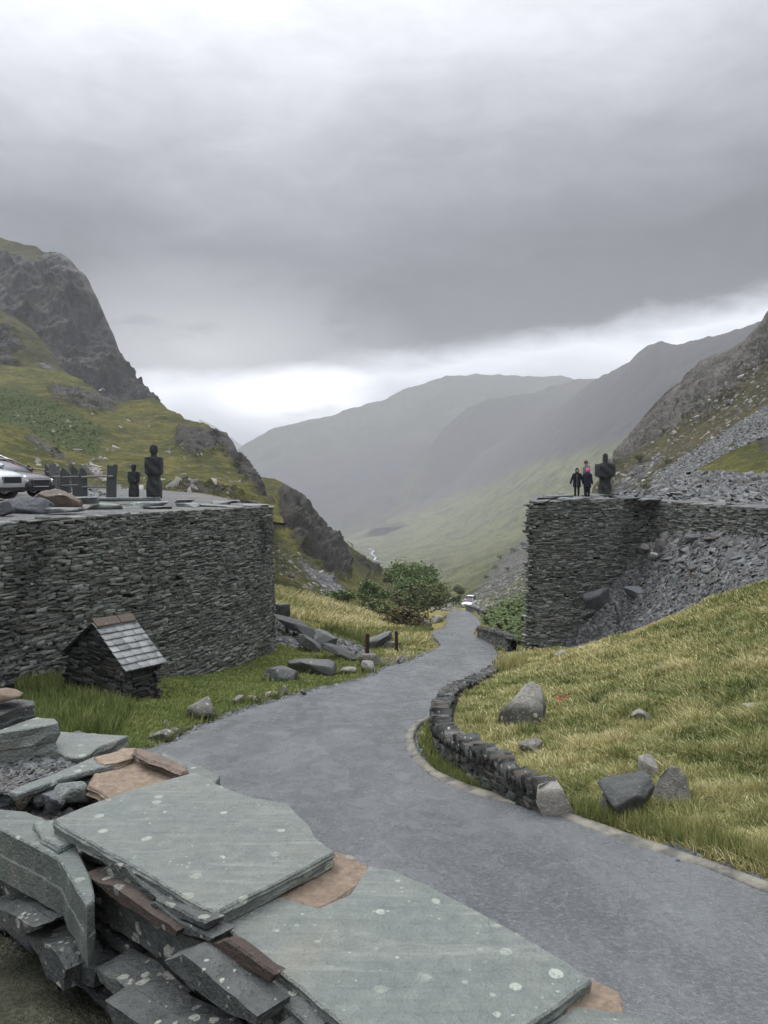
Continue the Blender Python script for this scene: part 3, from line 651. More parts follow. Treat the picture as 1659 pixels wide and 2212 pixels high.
DKBR = stone_mat('dark_brown_stone', (.03, .022, .018), (.15, .11, .085), wet=.7, lichen=.3, ls=20, bscale=3)
SLABD = stone_mat('dark_lichen_slate', (.022, .026, .025), (.12, .128, .122), wet=.5, lichen=.55, ls=20, stain=.5, lc=(.34, .35, .30))
RUSTM = stone_mat('rusty_slate', (.11, .078, .056), (.46, .365, .27), wet=.75, lichen=.25, ls=14, bscale=3, stain=.25, brownf=.2)
MOSSM = stone_mat('mossy_rock', (.075, .085, .06), (.17, .18, .145), wet=.75, lichen=.4, ls=25, stain=.4, bscale=.6)
BOULM = stone_mat('lichen_boulder', (.045, .043, .036), (.33, .32, .29), wet=.75, lichen=.5, ls=13, stain=.35, lc=(.40, .42, .30))
BROWNB = stone_mat('brown_boulder', (.075, .055, .042), (.30, .25, .20), wet=.7, lichen=.3, ls=4, stain=.2)
GREYB = stone_mat('grey_slate_boulder', (.055, .06, .068), (.20, .21, .225), wet=.5, lichen=.2, ls=4, stain=.2)
PALEB = stone_mat('pale_boulder', (.09, .085, .075), (.40, .38, .34), wet=.8, lichen=.4, ls=14, stain=.15)
SHARD = stone_mat('slate_shards', (.024, .027, .028), (.155, .165, .168), wet=.5, lichen=0, ls=7, stain=.25, brownf=.25)
COPM = stone_mat('slate_coping', (.05, .056, .056), (.24, .26, .255), wet=.4, lichen=.3, ls=6, stain=.2)
# ---------------------------------------------------------------- generators
class Blocks:
    """many small rough blocks in one mesh, with a colour value each"""
    def __init__(s): s.V = []; s.F = []; s.K = []; s.n = 0
    def add(s, c, t, n, b, L, H, D, j=.12, r=None, r2=None, ch=.10):
        """c centre of the front face; t along, b up, n outward; L, H, D size"""
        t, n, b = np.array(t), np.array(n), np.array(b); c = np.array(c)
        q = []
        jl, jh = L * j * .5, H * j
        cor = [(-.5, -.5), (.5, -.5), (.5, .5), (-.5, .5)]
        J = rng.uniform(-1, 1, (4, 2))
        o = [(x * L + J[i, 0] * jl, y * H + J[i, 1] * jh) for i, (x, y) in enumerate(cor)]
        cx = ch * min(L, H) * 1.0
        for x, y in o: q.append(c + t * x + b * y - n * D)
        for x, y in o: q.append(c + t * x + b * y - n * cx)
        z = rng.uniform(-.25, .25, 4) * min(D, .06)
        for i, (x, y) in enumerate(o): q.append(c + t * (x - np.sign(x) * cx) + b * (y - np.sign(y) * cx) + n * z[i])
        s.V += q; k = s.n
        for a in range(4):
            e = (a + 1) % 4; s.F.append((k + a, k + e, k + 4 + e, k + 4 + a)); s.F.append((k + 4 + a, k + 4 + e, k + 8 + e, k + 8 + a))
        s.F.append((k + 8, k + 9, k + 10, k + 11)); s.n += 12
        v = (rng.random() if r is None else r, rng.random() if r2 is None else r2, 0, 1); s.K += [v] * 12
    def mk(s, name, mat, **k): return mk(name, np.array(s.V), np.array(s.F), mat, cols=np.array(s.K), **k)
def curve(pts, n):
    P = np.array([tuple(p) for p in pts]); t = np.linspace(0, len(P) - 1.0001, n); return np.array([catmull_open(P, a) for a in t])
def stone_wall(name, top, foot, hr, lr, mat, root, dep=.3, gap=.01, wav=.04, miss=.02, flip=1, prot=.035, rough_left=0, dark_zone=None, j=.12, cd=.9):
    n = 400; T = curve(top, n); Fo = curve(foot, n); mid = (T + Fo) / 2
    s = np.concatenate([[0], np.cumsum(np.linalg.norm(np.diff(mid[:, :2], axis=0), axis=1))]); Ltot = s[-1]
    B = Blocks(); z = Fo[:, 2].min(); zmax = T[:, 2].max(); ci = 0
    while z < zmax:
        h = random.uniform(*hr); x = -random.uniform(0, lr[1]); ci += 1
        while x < Ltot:
            l = random.uniform(*lr) * (1.5 if random.random() < .12 else 1); hh = h
            xm = x + l / 2; x += l + gap * random.uniform(.3, 1.6)
            if xm < 0 or xm > Ltot: continue
            f = np.interp(xm, s, np.arange(n)); i = int(min(f, n - 2)); fr = f - i
            a = T[i] * (1 - fr) + T[i + 1] * fr; b = Fo[i] * (1 - fr) + Fo[i + 1] * fr
            zc = z + h / 2 + wav * float(perlin(np.array([xm * .35, z * .5, 3.1])))* 4
            if zc < b[2] or zc > a[2] - .02: continue
            if random.random() < miss: continue
            k = (zc - b[2]) / (a[2] - b[2]); c = b + (a - b) * k
            t = np.append((mid[i + 1] - mid[i])[:2], 0); t /= np.linalg.norm(t); nn = np.array([t[1], -t[0], 0]) * flip
            ir = rough_left * max(0, 1 - xm / (Ltot * .45))
            rot = random.gauss(0, .03 + .14 * ir); bb = np.array([0, 0, 1.0]); t2 = t * math.cos(rot) + bb * math.sin(rot); b2 = bb * math.cos(rot) - t * math.sin(rot)
            if random.random() < .10 + .25 * ir: hh *= random.uniform(1.3, 2.0); l *= .75
            r = rng.random() ** 1.3 * .75 + .25 * ir * rng.random()
            if dark_zone is not None and dark_zone(xm, zc): r *= .15  # stones in this zone get a darker colour value; no opening is modelled
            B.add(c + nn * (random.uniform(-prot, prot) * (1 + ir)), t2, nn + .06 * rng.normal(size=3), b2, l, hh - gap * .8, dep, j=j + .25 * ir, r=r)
        z += h
    B.mk('stones', mat, parent=root)
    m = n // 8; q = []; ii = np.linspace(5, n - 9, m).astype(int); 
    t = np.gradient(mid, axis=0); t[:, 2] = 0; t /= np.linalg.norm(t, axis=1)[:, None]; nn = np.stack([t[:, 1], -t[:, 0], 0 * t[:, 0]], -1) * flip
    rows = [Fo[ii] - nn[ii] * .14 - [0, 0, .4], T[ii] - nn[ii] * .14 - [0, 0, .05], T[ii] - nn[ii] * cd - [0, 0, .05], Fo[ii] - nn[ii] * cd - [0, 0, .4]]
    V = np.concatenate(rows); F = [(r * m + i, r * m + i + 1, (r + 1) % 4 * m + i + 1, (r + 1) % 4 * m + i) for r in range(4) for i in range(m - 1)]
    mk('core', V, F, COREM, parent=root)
    return T, Fo
def ico(sub):
    bm = bmesh.new(); bmesh.ops.create_icosphere(bm, subdivisions=sub, radius=1); V = np.array([v.co[:] for v in bm.verts]); F = np.array([[v.index for v in f.verts] for f in bm.faces]); bm.free(); return V, F
ICO = {k: ico(k) for k in (2, 3, 4)}
def rock_geo(dims, seed, planes=14, sub=4, rough=.06, tight=(.45, .85), flat_top=None, flat_bot=None, ridge=0, taper=0, skew=0, boxy=.62):
    g = np.random.default_rng(seed); V, F = ICO[sub]; V = V.copy()
    V = V / np.max(np.abs(V), axis=1)[:, None] * boxy + V * (1 - boxy)
    for k in range(planes):
        n = g.normal(size=3); n /= np.linalg.norm(n); d = g.uniform(*tight) ; s = V @ n - d
        V -= np.where(s > 0, s, 0)[:, None] * n
    if flat_top is not None: V[:, 2] = np.minimum(V[:, 2], flat_top + .06 * perlin(V * 1.7 + seed))
    if flat_bot is not None: V[:, 2] = np.maximum(V[:, 2], -flat_bot)
    V = V * (1 + rough * fbm(V * 2.3 + seed * 3.7, 4, .6, ridged=True))[:, None]
    if ridge: V[:, :2] *= (1 + ridge * perlin(np.stack([0 * V[:, 0], 0 * V[:, 0] + seed, V[:, 2] * 9], -1)))[:, None]
    zz = V[:, 2:3] / np.abs(V[:, 2]).max(); V[:, :2] *= 1 - taper * np.clip(zz, -1, 1); V[:, 0] += skew * (zz[:, 0] + 1)
    V = (V - (V.max(0) + V.min(0)) / 2) / (np.ptp(V, axis=0) / 2) * .5 * np.array(dims)
    return V, F
def rotm(rx, ry, rz): return np.array((Matrix.Rotation(rz, 3, 'Z') @ Matrix.Rotation(ry, 3, 'Y') @ Matrix.Rotation(rx, 3, 'X')))
def rock(name, loc, dims, seed, mat, label=None, cat='boulder', group=None, rot=(0, 0, 0), sink=.12, sub=4, parent=None, centre=False, smooth=False, toplight=0, **k):
    V, F = rock_geo(dims, seed, sub=sub, **k); V = V @ rotm(*rot).T
    if not centre: V[:, 2] += -V[:, 2].min() - sink * dims[2]
    zf = (V[:, 2] - V[:, 2].min()) / np.ptp(V[:, 2]); V += np.array(loc); r = np.random.default_rng(seed).random()
    return mk(name, V, F, mat, base=tuple(loc), smooth=smooth, cols=np.stack([.25 + .5 * r * (toplight == 0) + toplight * np.clip((zf - .5) * 2.2, -.1, 1), 0 * zf + .4, 0 * zf, 0 * zf + 1], -1), label=label, cat=cat, group=group, parent=parent)  # upper part made paler by height, for lichen growing on the tip
def onz(px, py, z):
    k = at(px, py, 1.0); return at(px, py, z / k.z)
def slab(name, poly, z, thick, seed, mat, label, cat='slate slab', group=None, under=None, tilt=None, step=.03, rough=.006, layers=4, proj_=onz):
    """flat split stone: outline given as image points lying on the level z (or a height per point)"""
    zs = z if isinstance(z, (list, tuple)) else [z] * len(poly)
    P = [np.array(proj_(p[0], p[1], q)) for p, q in zip(poly, zs)]; out = []
    for i in range(len(P)):
        a, b = P[i], P[(i + 1) % len(P)]; k = max(1, int(np.linalg.norm(b - a) / step))
        for j in range(k): out.append(a + (b - a) * j / k)
    out = np.array(out); n = len(out); c = out.mean(0)
    nrm = np.zeros(3)
    for i in range(n): nrm += np.cross(out[i] - c, out[(i + 1) % n] - c)
    nrm /= np.linalg.norm(nrm); 
    if nrm[2] < 0: nrm = -nrm; 
    tang = np.roll(out, -1, 0) - np.roll(out, 1, 0); side = np.cross(tang, nrm); side /= np.linalg.norm(side, axis=1)[:, None] + 1e-9
    if ((out - c) * side).sum() < 0: side = -side
    g = np.random.default_rng(seed)
    out = out + side * (rough * fbm(out / .035 + seed, 3))[:, None]
    rings = [out - side * .004 + nrm * 0]; 
    ring0 = out - nrm * .004
    rings.append(ring0)
    for k in range(1, layers + 1):
        o_ = rough * 1.2 * perlin(out / .06 + seed + k * 5.1) - .004 * (k / layers)
        zz = thick * k / layers
        rings.append(out + side * o_[:, None] - nrm * (zz - .004)); 
        if k < layers: rings.append(out + side * (o_ + rough * .8 * g.uniform(-1, 1))[:, None] - nrm * (zz + .001))
    V = np.concatenate(rings); m = len(rings)
    F = [(k * n + i, k * n + (i + 1) % n, (k + 1) * n + (i + 1) % n, (k + 1) * n + i) for k in range(m - 1) for i in range(n)]
    mb = MB(); mb.V = [tuple(v - c) for v in V]; mb.F = F + [tuple(range(n))[::-1], tuple((m - 1) * n + i for i in range(n))]
    ob = mb.build(name, mat, label=label, cat=cat, group=group); ob.location = c
    ca = ob.data.color_attributes.new('mask', 'FLOAT_COLOR', 'POINT'); r = g.uniform(.3, .7)
    ca.data.foreach_set('color', np.tile([r, .3, 0, 1], (len(ob.data.vertices), 1)).astype(np.float32).ravel())
    return ob
# ---------------------------------------------------------------- retaining walls
lw = empty('retaining_wall', at(300, 1456, 21), 'tall curved dry stone slate retaining wall on the left, holding up the car park', 'stone wall')
LOCAL_WORLD[0] = True
LT = [at(-330, 1165, 13.2), at(-150, 1142, 15.3), at(0, 1127, 17.6), at(200, 1111, 20.4), at(412, 1102, 24), at(520, 1096, 26.8), at(584, 1093, 29), at(580, 1091, 30.2), at(530, 1085, 36), at(470, 1078, 46)]
LF = [at(-330, 1600, 12.8), at(-150, 1560, 14.9), at(0, 1515, 17.1), at(200, 1485, 19.6), at(412, 1468, 22.9), at(520, 1440, 25.7), at(589, 1410, 28.6), at(586, 1400, 30.0), at(534, 1350, 36), at(474, 1310, 46)]
stone_wall('retaining_wall', LT, LF, (.03, .085), (.08, .42), WALLM, lw, flip=1, gap=.009, rough_left=.6, dark_zone=lambda s, z: abs(s - 16.3) < .7 and -2.5 < z < -1.5)
fl = [Vector((-44, 44, -1.0)), Vector((-36, 26, -1.0)), Vector((-24, 15, -1.05)), LT[0] + Vector((.3, .25, 0))]; B = Blocks()
for i in range(3):
    a, b = fl[i], fl[i + 1]; d = (b - a); L_ = d.length; d.normalize(); nn = Vector((d.y, -d.x, 0)); z = -5.6
    while z < -1.15:
        h_ = random.uniform(.14, .26); x = 0
        while x < L_: w_ = random.uniform(.4, 1.2); B.add(a + d * (x + w_ / 2) + Vector((0, 0, z + 1 + h_ / 2)), d, nn, Vector((0, 0, 1)), w_, h_ - .02, .5, j=.1); x += w_ + .02
        z += h_
B.mk('stones', WALLM, parent=lw)
rw = empty('retaining_wall', at(1180, 1405, 33), 'tall dry stone slate retaining wall on the right, with walkers standing on its top', 'stone wall')
RT = [at(1145, 1086, 33), at(1230, 1080, 33.6), at(1330, 1077, 35), at(1390, 1080, 36), at(1430, 1084, 35.2), at(1540, 1090, 31.5), at(1659, 1098, 28), at(1900, 1115, 24)]
RF = [at(1139, 1414, 32.6), at(1230, 1416, 33.2), at(1330, 1400, 34.6), at(1390, 1390, 35.6), at(1430, 1390, 34.8), at(1540, 1390, 31.1), at(1659, 1390, 27.6), at(1900, 1390, 23.6)]
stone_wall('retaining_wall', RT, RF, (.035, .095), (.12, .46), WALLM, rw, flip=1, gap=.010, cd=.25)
RT2 = [RT[0] + Vector((3.4, 14, 0)), RT[0] + Vector((1.2, 5, 0)), RT[0]]; RF2 = [RF[0] + Vector((3.4, 14, 0)), RF[0] + Vector((1.2, 5, 0)), RF[0]]
stone_wall('retaining_wall', RT2, RF2, (.045, .11), (.14, .52), WALLM, rw, flip=1, gap=.014, dep=.14, cd=.2)
LOCAL_WORLD[0] = False
# tops behind the walls
GRAV = NM('slate_gravel', .9, .12); gv = GRAV.vor(16); gc = GRAV.n('ShaderNodeTexVoronoi'); gc.inputs['Scale'].default_value = 16; GRAV.L.new(GRAV.pos(), gc.inputs['Vector'])
gs = GRAV.n('ShaderNodeSeparateColor'); GRAV.L.new(gc.outputs['Color'], gs.inputs[0])
gcol = GRAV.mix(gs.outputs[0], (.04, .043, .046), (.16, .165, .17)); gn = GRAV.noise(.6, 4); gcol = GRAV.mix(GRAV.math('MULTIPLY', GRAV.step(gn, .45, .65), .5), gcol, (.20, .18, .13))
GRAV.col(gcol); GRAV.bump(gv, .6, .03)
def sheet(name, front, back, n, m, mat, zr=.03, pw=1.0):
    A = curve(front, n); B_ = curve(back, n); G = np.array([A * (1 - k / (m - 1)) + B_ * (k / (m - 1)) for k in range(m)]); 
    for k in range(m): f = k / (m - 1); G[k, :, 2] = A[:, 2] + (B_[:, 2] - A[:, 2]) * f ** pw
    G[..., 2] += zr * fbm(G / 1.2, 3) - .07
    idx = np.arange(n * m).reshape(m, n); F = np.stack([idx[:-1, :-1], idx[:-1, 1:], idx[1:, 1:], idx[1:, :-1]], -1).reshape(-1, 4)
    ob = mk(name, G.reshape(-1, 3), F, mat, smooth=True, kind='structure'); BV[name + str(len(BV))] = BVHTree.FromPolygons([tuple(v) for v in G.reshape(-1, 3)], [tuple(f) for f in F]); return ob
def zed(x, y, z): return Vector((x, y, z))
sheet('car_park', [LT[0] + Vector((-.1, .1, 0))] + LT[1:9], [at(-900, 1046, 40), at(-500, 1050, 52), at(-200, 1052, 60), at(0, 1052, 60), at(180, 1053, 60), at(300, 1055, 60), at(390, 1060, 58), at(450, 1066, 54), at(480, 1074, 50)], 90, 60, GRAV.m, pw=.4)
sheet('quarry_track', [p + Vector((.05, .12, 0)) for p in RT], [at(1150, 1068, 46), at(1200, 1068, 47), at(1230, 1068, 47), at(1290, 1067, 48), at(1340, 1067, 49), at(1400, 1067, 50), at(1440, 1067, 50), at(1540, 1067, 50), at(1700, 1067, 50), at(2000, 1067, 50)], 90, 40, GRAV.m)
# ---------------------------------------------------------------- slate tip inside the right wall
TIPM = terrain_mat('slate_tip', .9, sc1=(.035, .038, .04), sc2=(.14, .148, .152))
gb = [(1180, 1412), (1233, 1407), (1341, 1397), (1385, 1381), (1436, 1358), (1490, 1337), (1537, 1310), (1598, 1276), (1659, 1259), (1800, 1200)]
gd = [32, 31.6, 29.8, 28.8, 27.8, 27, 25.8, 23.8, 21.8, 19]
row0 = [(a, b + 10, d - .6) for (a, b), d in zip(gb, gd)]; row1 = [(a, b, d) for (a, b), d in zip(gb, gd)]
row3 = [(1195, 1412, 33.2), (1240, 1352, 33.8), (1290, 1292, 34.4), (1330, 1250, 34.9), (1380, 1195, 35.8), (1425, 1147, 35.4), (1540, 1147, 31.5), (1659, 1158, 28.1), (1800, 1170, 25.5)]
row2 = [(1190, 1413, 32.6), (1260, 1392, 32.5), (1340, 1335, 32.7), (1420, 1262, 32.2), (1480, 1225, 31), (1560, 1205, 28.8), (1659, 1205, 25.8), (1800, 1190, 22.5)]
loft('slate_tip', [row0, row1, row2, row3], 150, 90, TIPM, [(1, [(1000, 1000), (2000, 1000), (2000, 1500), (1000, 1500)], 3, 1), (1, [(1400, 1395), (1440, 1340), (1520, 1300), (1500, 1340)], 8, -.8)], disp=((.12, 1.2, 4),), rock=(0, 1), back=(1.01, .5))
def shards(name, poly, n, size, mat, surf, thin=.22, label=None, seed=1, lift=.3, kind='stuff', tilt=.35, elong=1.7, rr=None):
    g = np.random.default_rng(seed); poly = np.array(poly, float); lo, hi = poly.min(0), poly.max(0); B = Blocks(); c = 0; tries = 0
    while c < n and tries < n * 6:
        tries += 1; x, y = g.uniform(lo, hi)
        if inpoly(np.array([x]), np.array([y]), poly, .01)[0] < .5: continue
        h = None; d = at(x, y, 1).normalized(); best = None
        for k in surf:
            r = BV[k].ray_cast(Vector((0, 0, 0)), d)
            if r[0] is not None and (best is None or r[3] < best[3]): best = r
        if best is None: continue
        h, nn = best[0], best[1]
        if nn.dot(d) > 0: nn = -nn
        s_ = size[0] * (size[1] / size[0]) ** (g.random() ** 2.2) * (h.length / 30 if size[2] else 1)
        nn = (nn + Vector(g.normal(size=3) * tilt)).normalized(); a = nn.orthogonal().normalized(); a.rotate(Matrix.Rotation(g.uniform(0, 6.28), 3, nn)); b = nn.cross(a)
        B.add(h + nn * (s_ * thin * lift), a, nn, b, s_ * g.uniform(1, elong), s_ * g.uniform(.5, 1), s_ * thin, j=.35, r=(g.random() ** 1.5 if rr is None else rr * g.random()), ch=.08); c += 1
    return B.mk(name, mat, kind=kind, label=label)
TIPPOLY = [(1235, 1404), (1300, 1290), (1425, 1150), (1659, 1162), (1659, 1262), (1537, 1310), (1436, 1356), (1385, 1380)]
shards('slate_scree', TIPPOLY, 15000, (.045, .24, False), SHARD, ['slate_tip'], seed=3)
shards('slate_scree', [(1380, 1185), (1425, 1150), (1560, 1150), (1620, 1200), (1560, 1260), (1440, 1230)], 330, (.2, .62, False), SHARD, ['slate_tip'], seed=4, thin=.16)
shards('slate_scree', [(1350, 1070), (1400, 1050), (1500, 1019), (1659, 1027), (1659, 1072), (1500, 1075)], 8000, (.12, .5, False), SHARD, ['scree_heap'], seed=5, thin=.25)
shards('slate_scree', [(1390, 1055), (1469, 990), (1544, 946), (1594, 915), (1659, 872), (1659, 940), (1567, 980), (1500, 1018)], 9000, (.15, .6, False), SHARD, ['right_crag', 'scree_tongue_bank'], seed=6, thin=.3)
shards('slate_scree', [(592, 1340), (640, 1350), (720, 1376), (800, 1408), (800, 1426), (700, 1403), (592, 1385)], 2600, (.06, .3, False), SHARD, ['ground'], seed=8)
shards('slate_scree', [(815, 1430), (870, 1406), (910, 1410), (850, 1440)], 500, (.05, .22, False), SHARD, ['ground'], seed=9)
shards('slate_scree', [(1180, 1075), (1420, 1078), (1659, 1090), (1659, 1069), (1300, 1067)], 900, (.08, .5, False), SHARD, ['quarry_track15', 'quarry_track16', 'quarry_track14', 'quarry_track17'] if 0 else [k for k in BV if k.startswith('quarry_track')], seed=10, thin=.2)
# loose stones over the hills
shards('loose_hill_stones', [(600, 1150), (640, 1190), (760, 1290), (700, 1290), (600, 1240)], 260, (.2, .9, False), BOULM, ['left_spur'], seed=21, thin=.6)
shards('loose_hill_stones', [(1000, 1310), (1060, 1240), (1145, 1150), (1145, 1290), (1060, 1320)], 3500, (.15, .65, False), BOULM, ['valley_side', 'ground'], seed=22, thin=.6)
shards('loose_hill_stones', [(0, 880), (300, 890), (560, 1060), (560, 1090), (100, 1040)], 260, (.2, .9, False), BOULM, ['left_hill', 'left_knoll'], seed=23, thin=.6)
shards('loose_hill_stones', [(1290, 1060), (1400, 960), (1659, 760), (1659, 860), (1400, 1050)], 700, (.2, 1.0, False), BOULM, ['right_crag'], seed=24, thin=.6)
shards('stream_bed', [(180, 1004), (196, 1000), (250, 1046), (300, 1078), (290, 1082), (240, 1050)], 420, (.15, .7, False), PALEB, ['left_knoll', 'left_hill', 'car_park18'] if 0 else ['left_knoll', 'left_hill'], seed=25, thin=.5)
# slate gravel along the left road edge
B = Blocks(); g = np.random.default_rng(31)
for i in range(2600):
    k = int(g.integers(110, 470)); e, o_ = (LS, -1) if g.random() < .72 else (RS, 1)
    p = e[k] + (e[min(k + 1, 499)] - e[k]) * g.random(); p = Vector(p); p.x += o_ * abs(g.normal()) * .22 - .05 * o_
    h = drop(p.x, p.y, ['ground', 'road'], 50)
    if h is None: continue
    s_ = g.uniform(.015, .06); a = Vector((g.normal(), g.normal(), 0)).normalized()
    B.add(h + Vector((0, 0, s_ * .3)), a, Vector((0, 0, 1)), Vector((0, 0, 1)).cross(a), s_, s_ * .7, s_ * .5, j=.3)
B.mk('road_gravel', SHARD, kind='stuff')
# ---------------------------------------------------------------- roadside walls
def road_wall(name, base_px, h, thick, label, group, hr, lr, cop=(.045, .09), dz=.1, coph=.2, n_cop=None, base=None, lean=.35):
    pts = base or [on_road(*p, dz=dz) for p in base_px]; hs = h if isinstance(h, (list, tuple)) else [h] * len(pts)
    root = empty(name, pts[len(pts) // 2], label, 'stone wall', group)
    LOCAL_WORLD[0] = True
    top = [p + Vector((.02, .02, q)) for p, q in zip(pts, hs)]; foot = [p - Vector((0, 0, .12)) for p in pts]
    T = curve(top, 400); mid = T; s = np.concatenate([[0], np.cumsum(np.linalg.norm(np.diff(T[:, :2], axis=0), axis=1))])
    stone_wall(name, top, foot, hr, lr, KERBM, root, flip=-1, cd=thick, dep=.13, gap=.008, wav=.01, j=.3, prot=.02)
    # inner face
    tn = np.gradient(T[:, :2], axis=0); tn /= np.linalg.norm(tn, axis=1)[:, None]; inn = np.stack([tn[:, 1], -tn[:, 0], 0 * tn[:, 0]], -1)
    B = Blocks(); x = 0
    while x < s[-1]:
        w_ = random.uniform(*cop); f = np.interp(x, s, np.arange(400)); i = int(min(f, 398)); p = T[i] + (T[i + 1] - T[i]) * (f - i); t = np.append(tn[i], 0); n_ = inn[i]
        a = lean + random.gauss(0, .22); bb = np.array([0, 0, 1.0]); t2 = t * math.cos(a) - bb * math.sin(a); b2 = bb * math.cos(a) + t * math.sin(a)
        hh = coph * random.uniform(.5, 1.3); yaw = random.gauss(0, .28); n2 = -n_ * math.cos(yaw) + t * math.sin(yaw)
        B.add(p - n_ * (.03 + random.uniform(-.03, .05)) + b2 * (hh * .42), t2, n2, b2, w_ * .95, hh, thick * random.uniform(.5, 1.0), j=.5, ch=.1)
        x += w_ * .92
    B.mk('coping', KERBC, parent=root)
    LOCAL_WORLD[0] = False
    return root
KERBM = stone_mat('kerb_wall_stone', (.022, .026, .024), (.13, .14, .125), wet=.55, lichen=.3, ls=12)
KERBC = stone_mat('kerb_coping_stone', (.014, .017, .016), (.105, .112, .104), wet=.55, lichen=.38, ls=14, stain=.2)
road_wall('roadside_wall', [(1168, 1742), (1117, 1722), (1069, 1702), (1021, 1681), (983, 1658), (950, 1634), (938, 1612), (937, 1583), (944, 1550), (962, 1512), (1006, 1485), (1054, 1456), (1084, 1430)],
          [.10, .15, .24, .26, .27, .27, .26, .24, .18, .12, .08, .05, .02], .28, 'low slate wall with upright coping stones curving round the inside of the near bend', 'low walls along the road', (.035, .07), (.08, .22), cop=(.014, .04), coph=.105)
road_wall('roadside_wall', [(1096, 1408), (1081, 1397), (1066, 1389), (1046, 1380), (1030, 1373)], [.5, .5, .45, .42, .4], .35, 'low grey wall beside the road below the green bracken bank', 'low walls along the road', (.06, .1), (.12, .35), cop=(.10, .2), coph=.14, lean=.1)
road_wall('roadside_wall', [(1044, 1337), (1038, 1331), (1026, 1325), (1014, 1320), (1006, 1317)], [.6, .6, .6, .6, .55], .4, 'farthest low roadside wall, ending at the parked white vehicle', 'low walls along the road', (.08, .14), (.2, .5), cop=(.2, .4), coph=.16, lean=.1)
# ---------------------------------------------------------------- boulders and loose slabs
def gpt(px, py, names=('ground', 'road')):
    h = hit(px, py, names); return h if h is not None else on_road(px, py)
BASES = []
def bpx(px, py, w_, h_, seed, mat, label, name='boulder', cat='boulder', d=.95, rz=0, rx=0, ry=0, group=None, names=('ground', 'road'), sink=.15, **k):
    """boulder whose foot shows at (px, py), w_ by h_ pixels"""
    p = gpt(px, py, names); s = p.y / FPX
    if names[0] == 'ground' and w_ > 20: BASES.append((p.x, p.y + w_ * s * d * .2, w_ * s * .5, w_ * s * d * .5))
    return rock(name, (p.x, p.y + w_ * s * d * .2, p.z), (w_ * s, w_ * s * d, h_ * s / (1 - sink)), seed, mat, label, cat, group, rot=(rx, ry, rz), sink=sink, **k)
VERG = stone_mat('verge_slate', (.018, .020, .020), (.12, .128, .122), wet=.42, lichen=.3, ls=9)
GM = 'boulders on the right grass bank'
bpx(1136, 1570, 108, 96, 11, BOULM, 'large pointed boulder with white and yellow lichen on its tip, on the right grass bank', group=GM, planes=9, tight=(.55, .85), taper=.45, skew=0, rough=.10, toplight=1.5, boxy=.45)
bpx(1150, 1632, 54, 36, 12, PALEB, 'squat pale boulder in the grass just above the low roadside wall', group=GM, ry=-.3)
bpx(1390, 1560, 46, 30, 13, PALEB, 'small pale boulder alone in the middle of the right grass bank', group=GM)
bpx(1402, 1690, 40, 60, 14, PALEB, 'upright pale block behind the leaning slate slab', group=GM, planes=6, tight=(.7, .9), rough=.03, ry=-.12, d=.7)
bpx(1462, 1748, 84, 92, 15, BOULM, 'rounded grey-brown boulder to the right of the leaning slate slab', group=GM, planes=9, tight=(.55, .85), taper=.3)
bpx(1318, 1768, 42, 60, 16, BOULM, 'narrow brown boulder propping up the leaning slate slab', group=GM, planes=9)
bpx(1196, 1758, 80, 66, 17, PALEB, 'block-shaped pale boulder at the near end of the low wall', group=GM, planes=7, tight=(.65, .9), rough=.04)
bpx(1258, 1712, 22, 20, 18, PALEB, 'small pale stone in the grass beyond the end of the low wall', group=GM)
bpx(1430, 1449, 18, 12, 19, PALEB, 'small pale stone high on the right grass bank', group=GM)
bpx(1345, 1408 + 8, 40, 10, 20, PALEB, 'flat pale stone at the edge of the slate tip', group=GM, names=('ground', 'slate_tip')) if 0 else None
bpx(1212, 1418, 34, 12, 21, PALEB, 'flat pale stone at the foot of the right retaining wall', group=GM)
bpx(1126, 1420, 16, 9, 22, PALEB, 'tiny pale stone left of the right retaining wall corner', group=GM)
bpx(1645, 1534, 60, 12, 23, PALEB, 'low pale stones at the right edge of the grass bank', name='flat_stone', group=GM)
p = gpt(1362, 1772); s_ = p.y / FPX
rock('leaning_slab', (p.x, p.y + .1, p.z), (122 * s_, 80 * s_, 84 * s_), 24, VERG, 'dark slate slab with a flat sloping grey top, leaning between two boulders', 'slate slab', None, rot=(.25, -.1, .3), sink=.1, planes=11, tight=(.55, .9), flat_top=.35, rough=.06, boxy=.95)
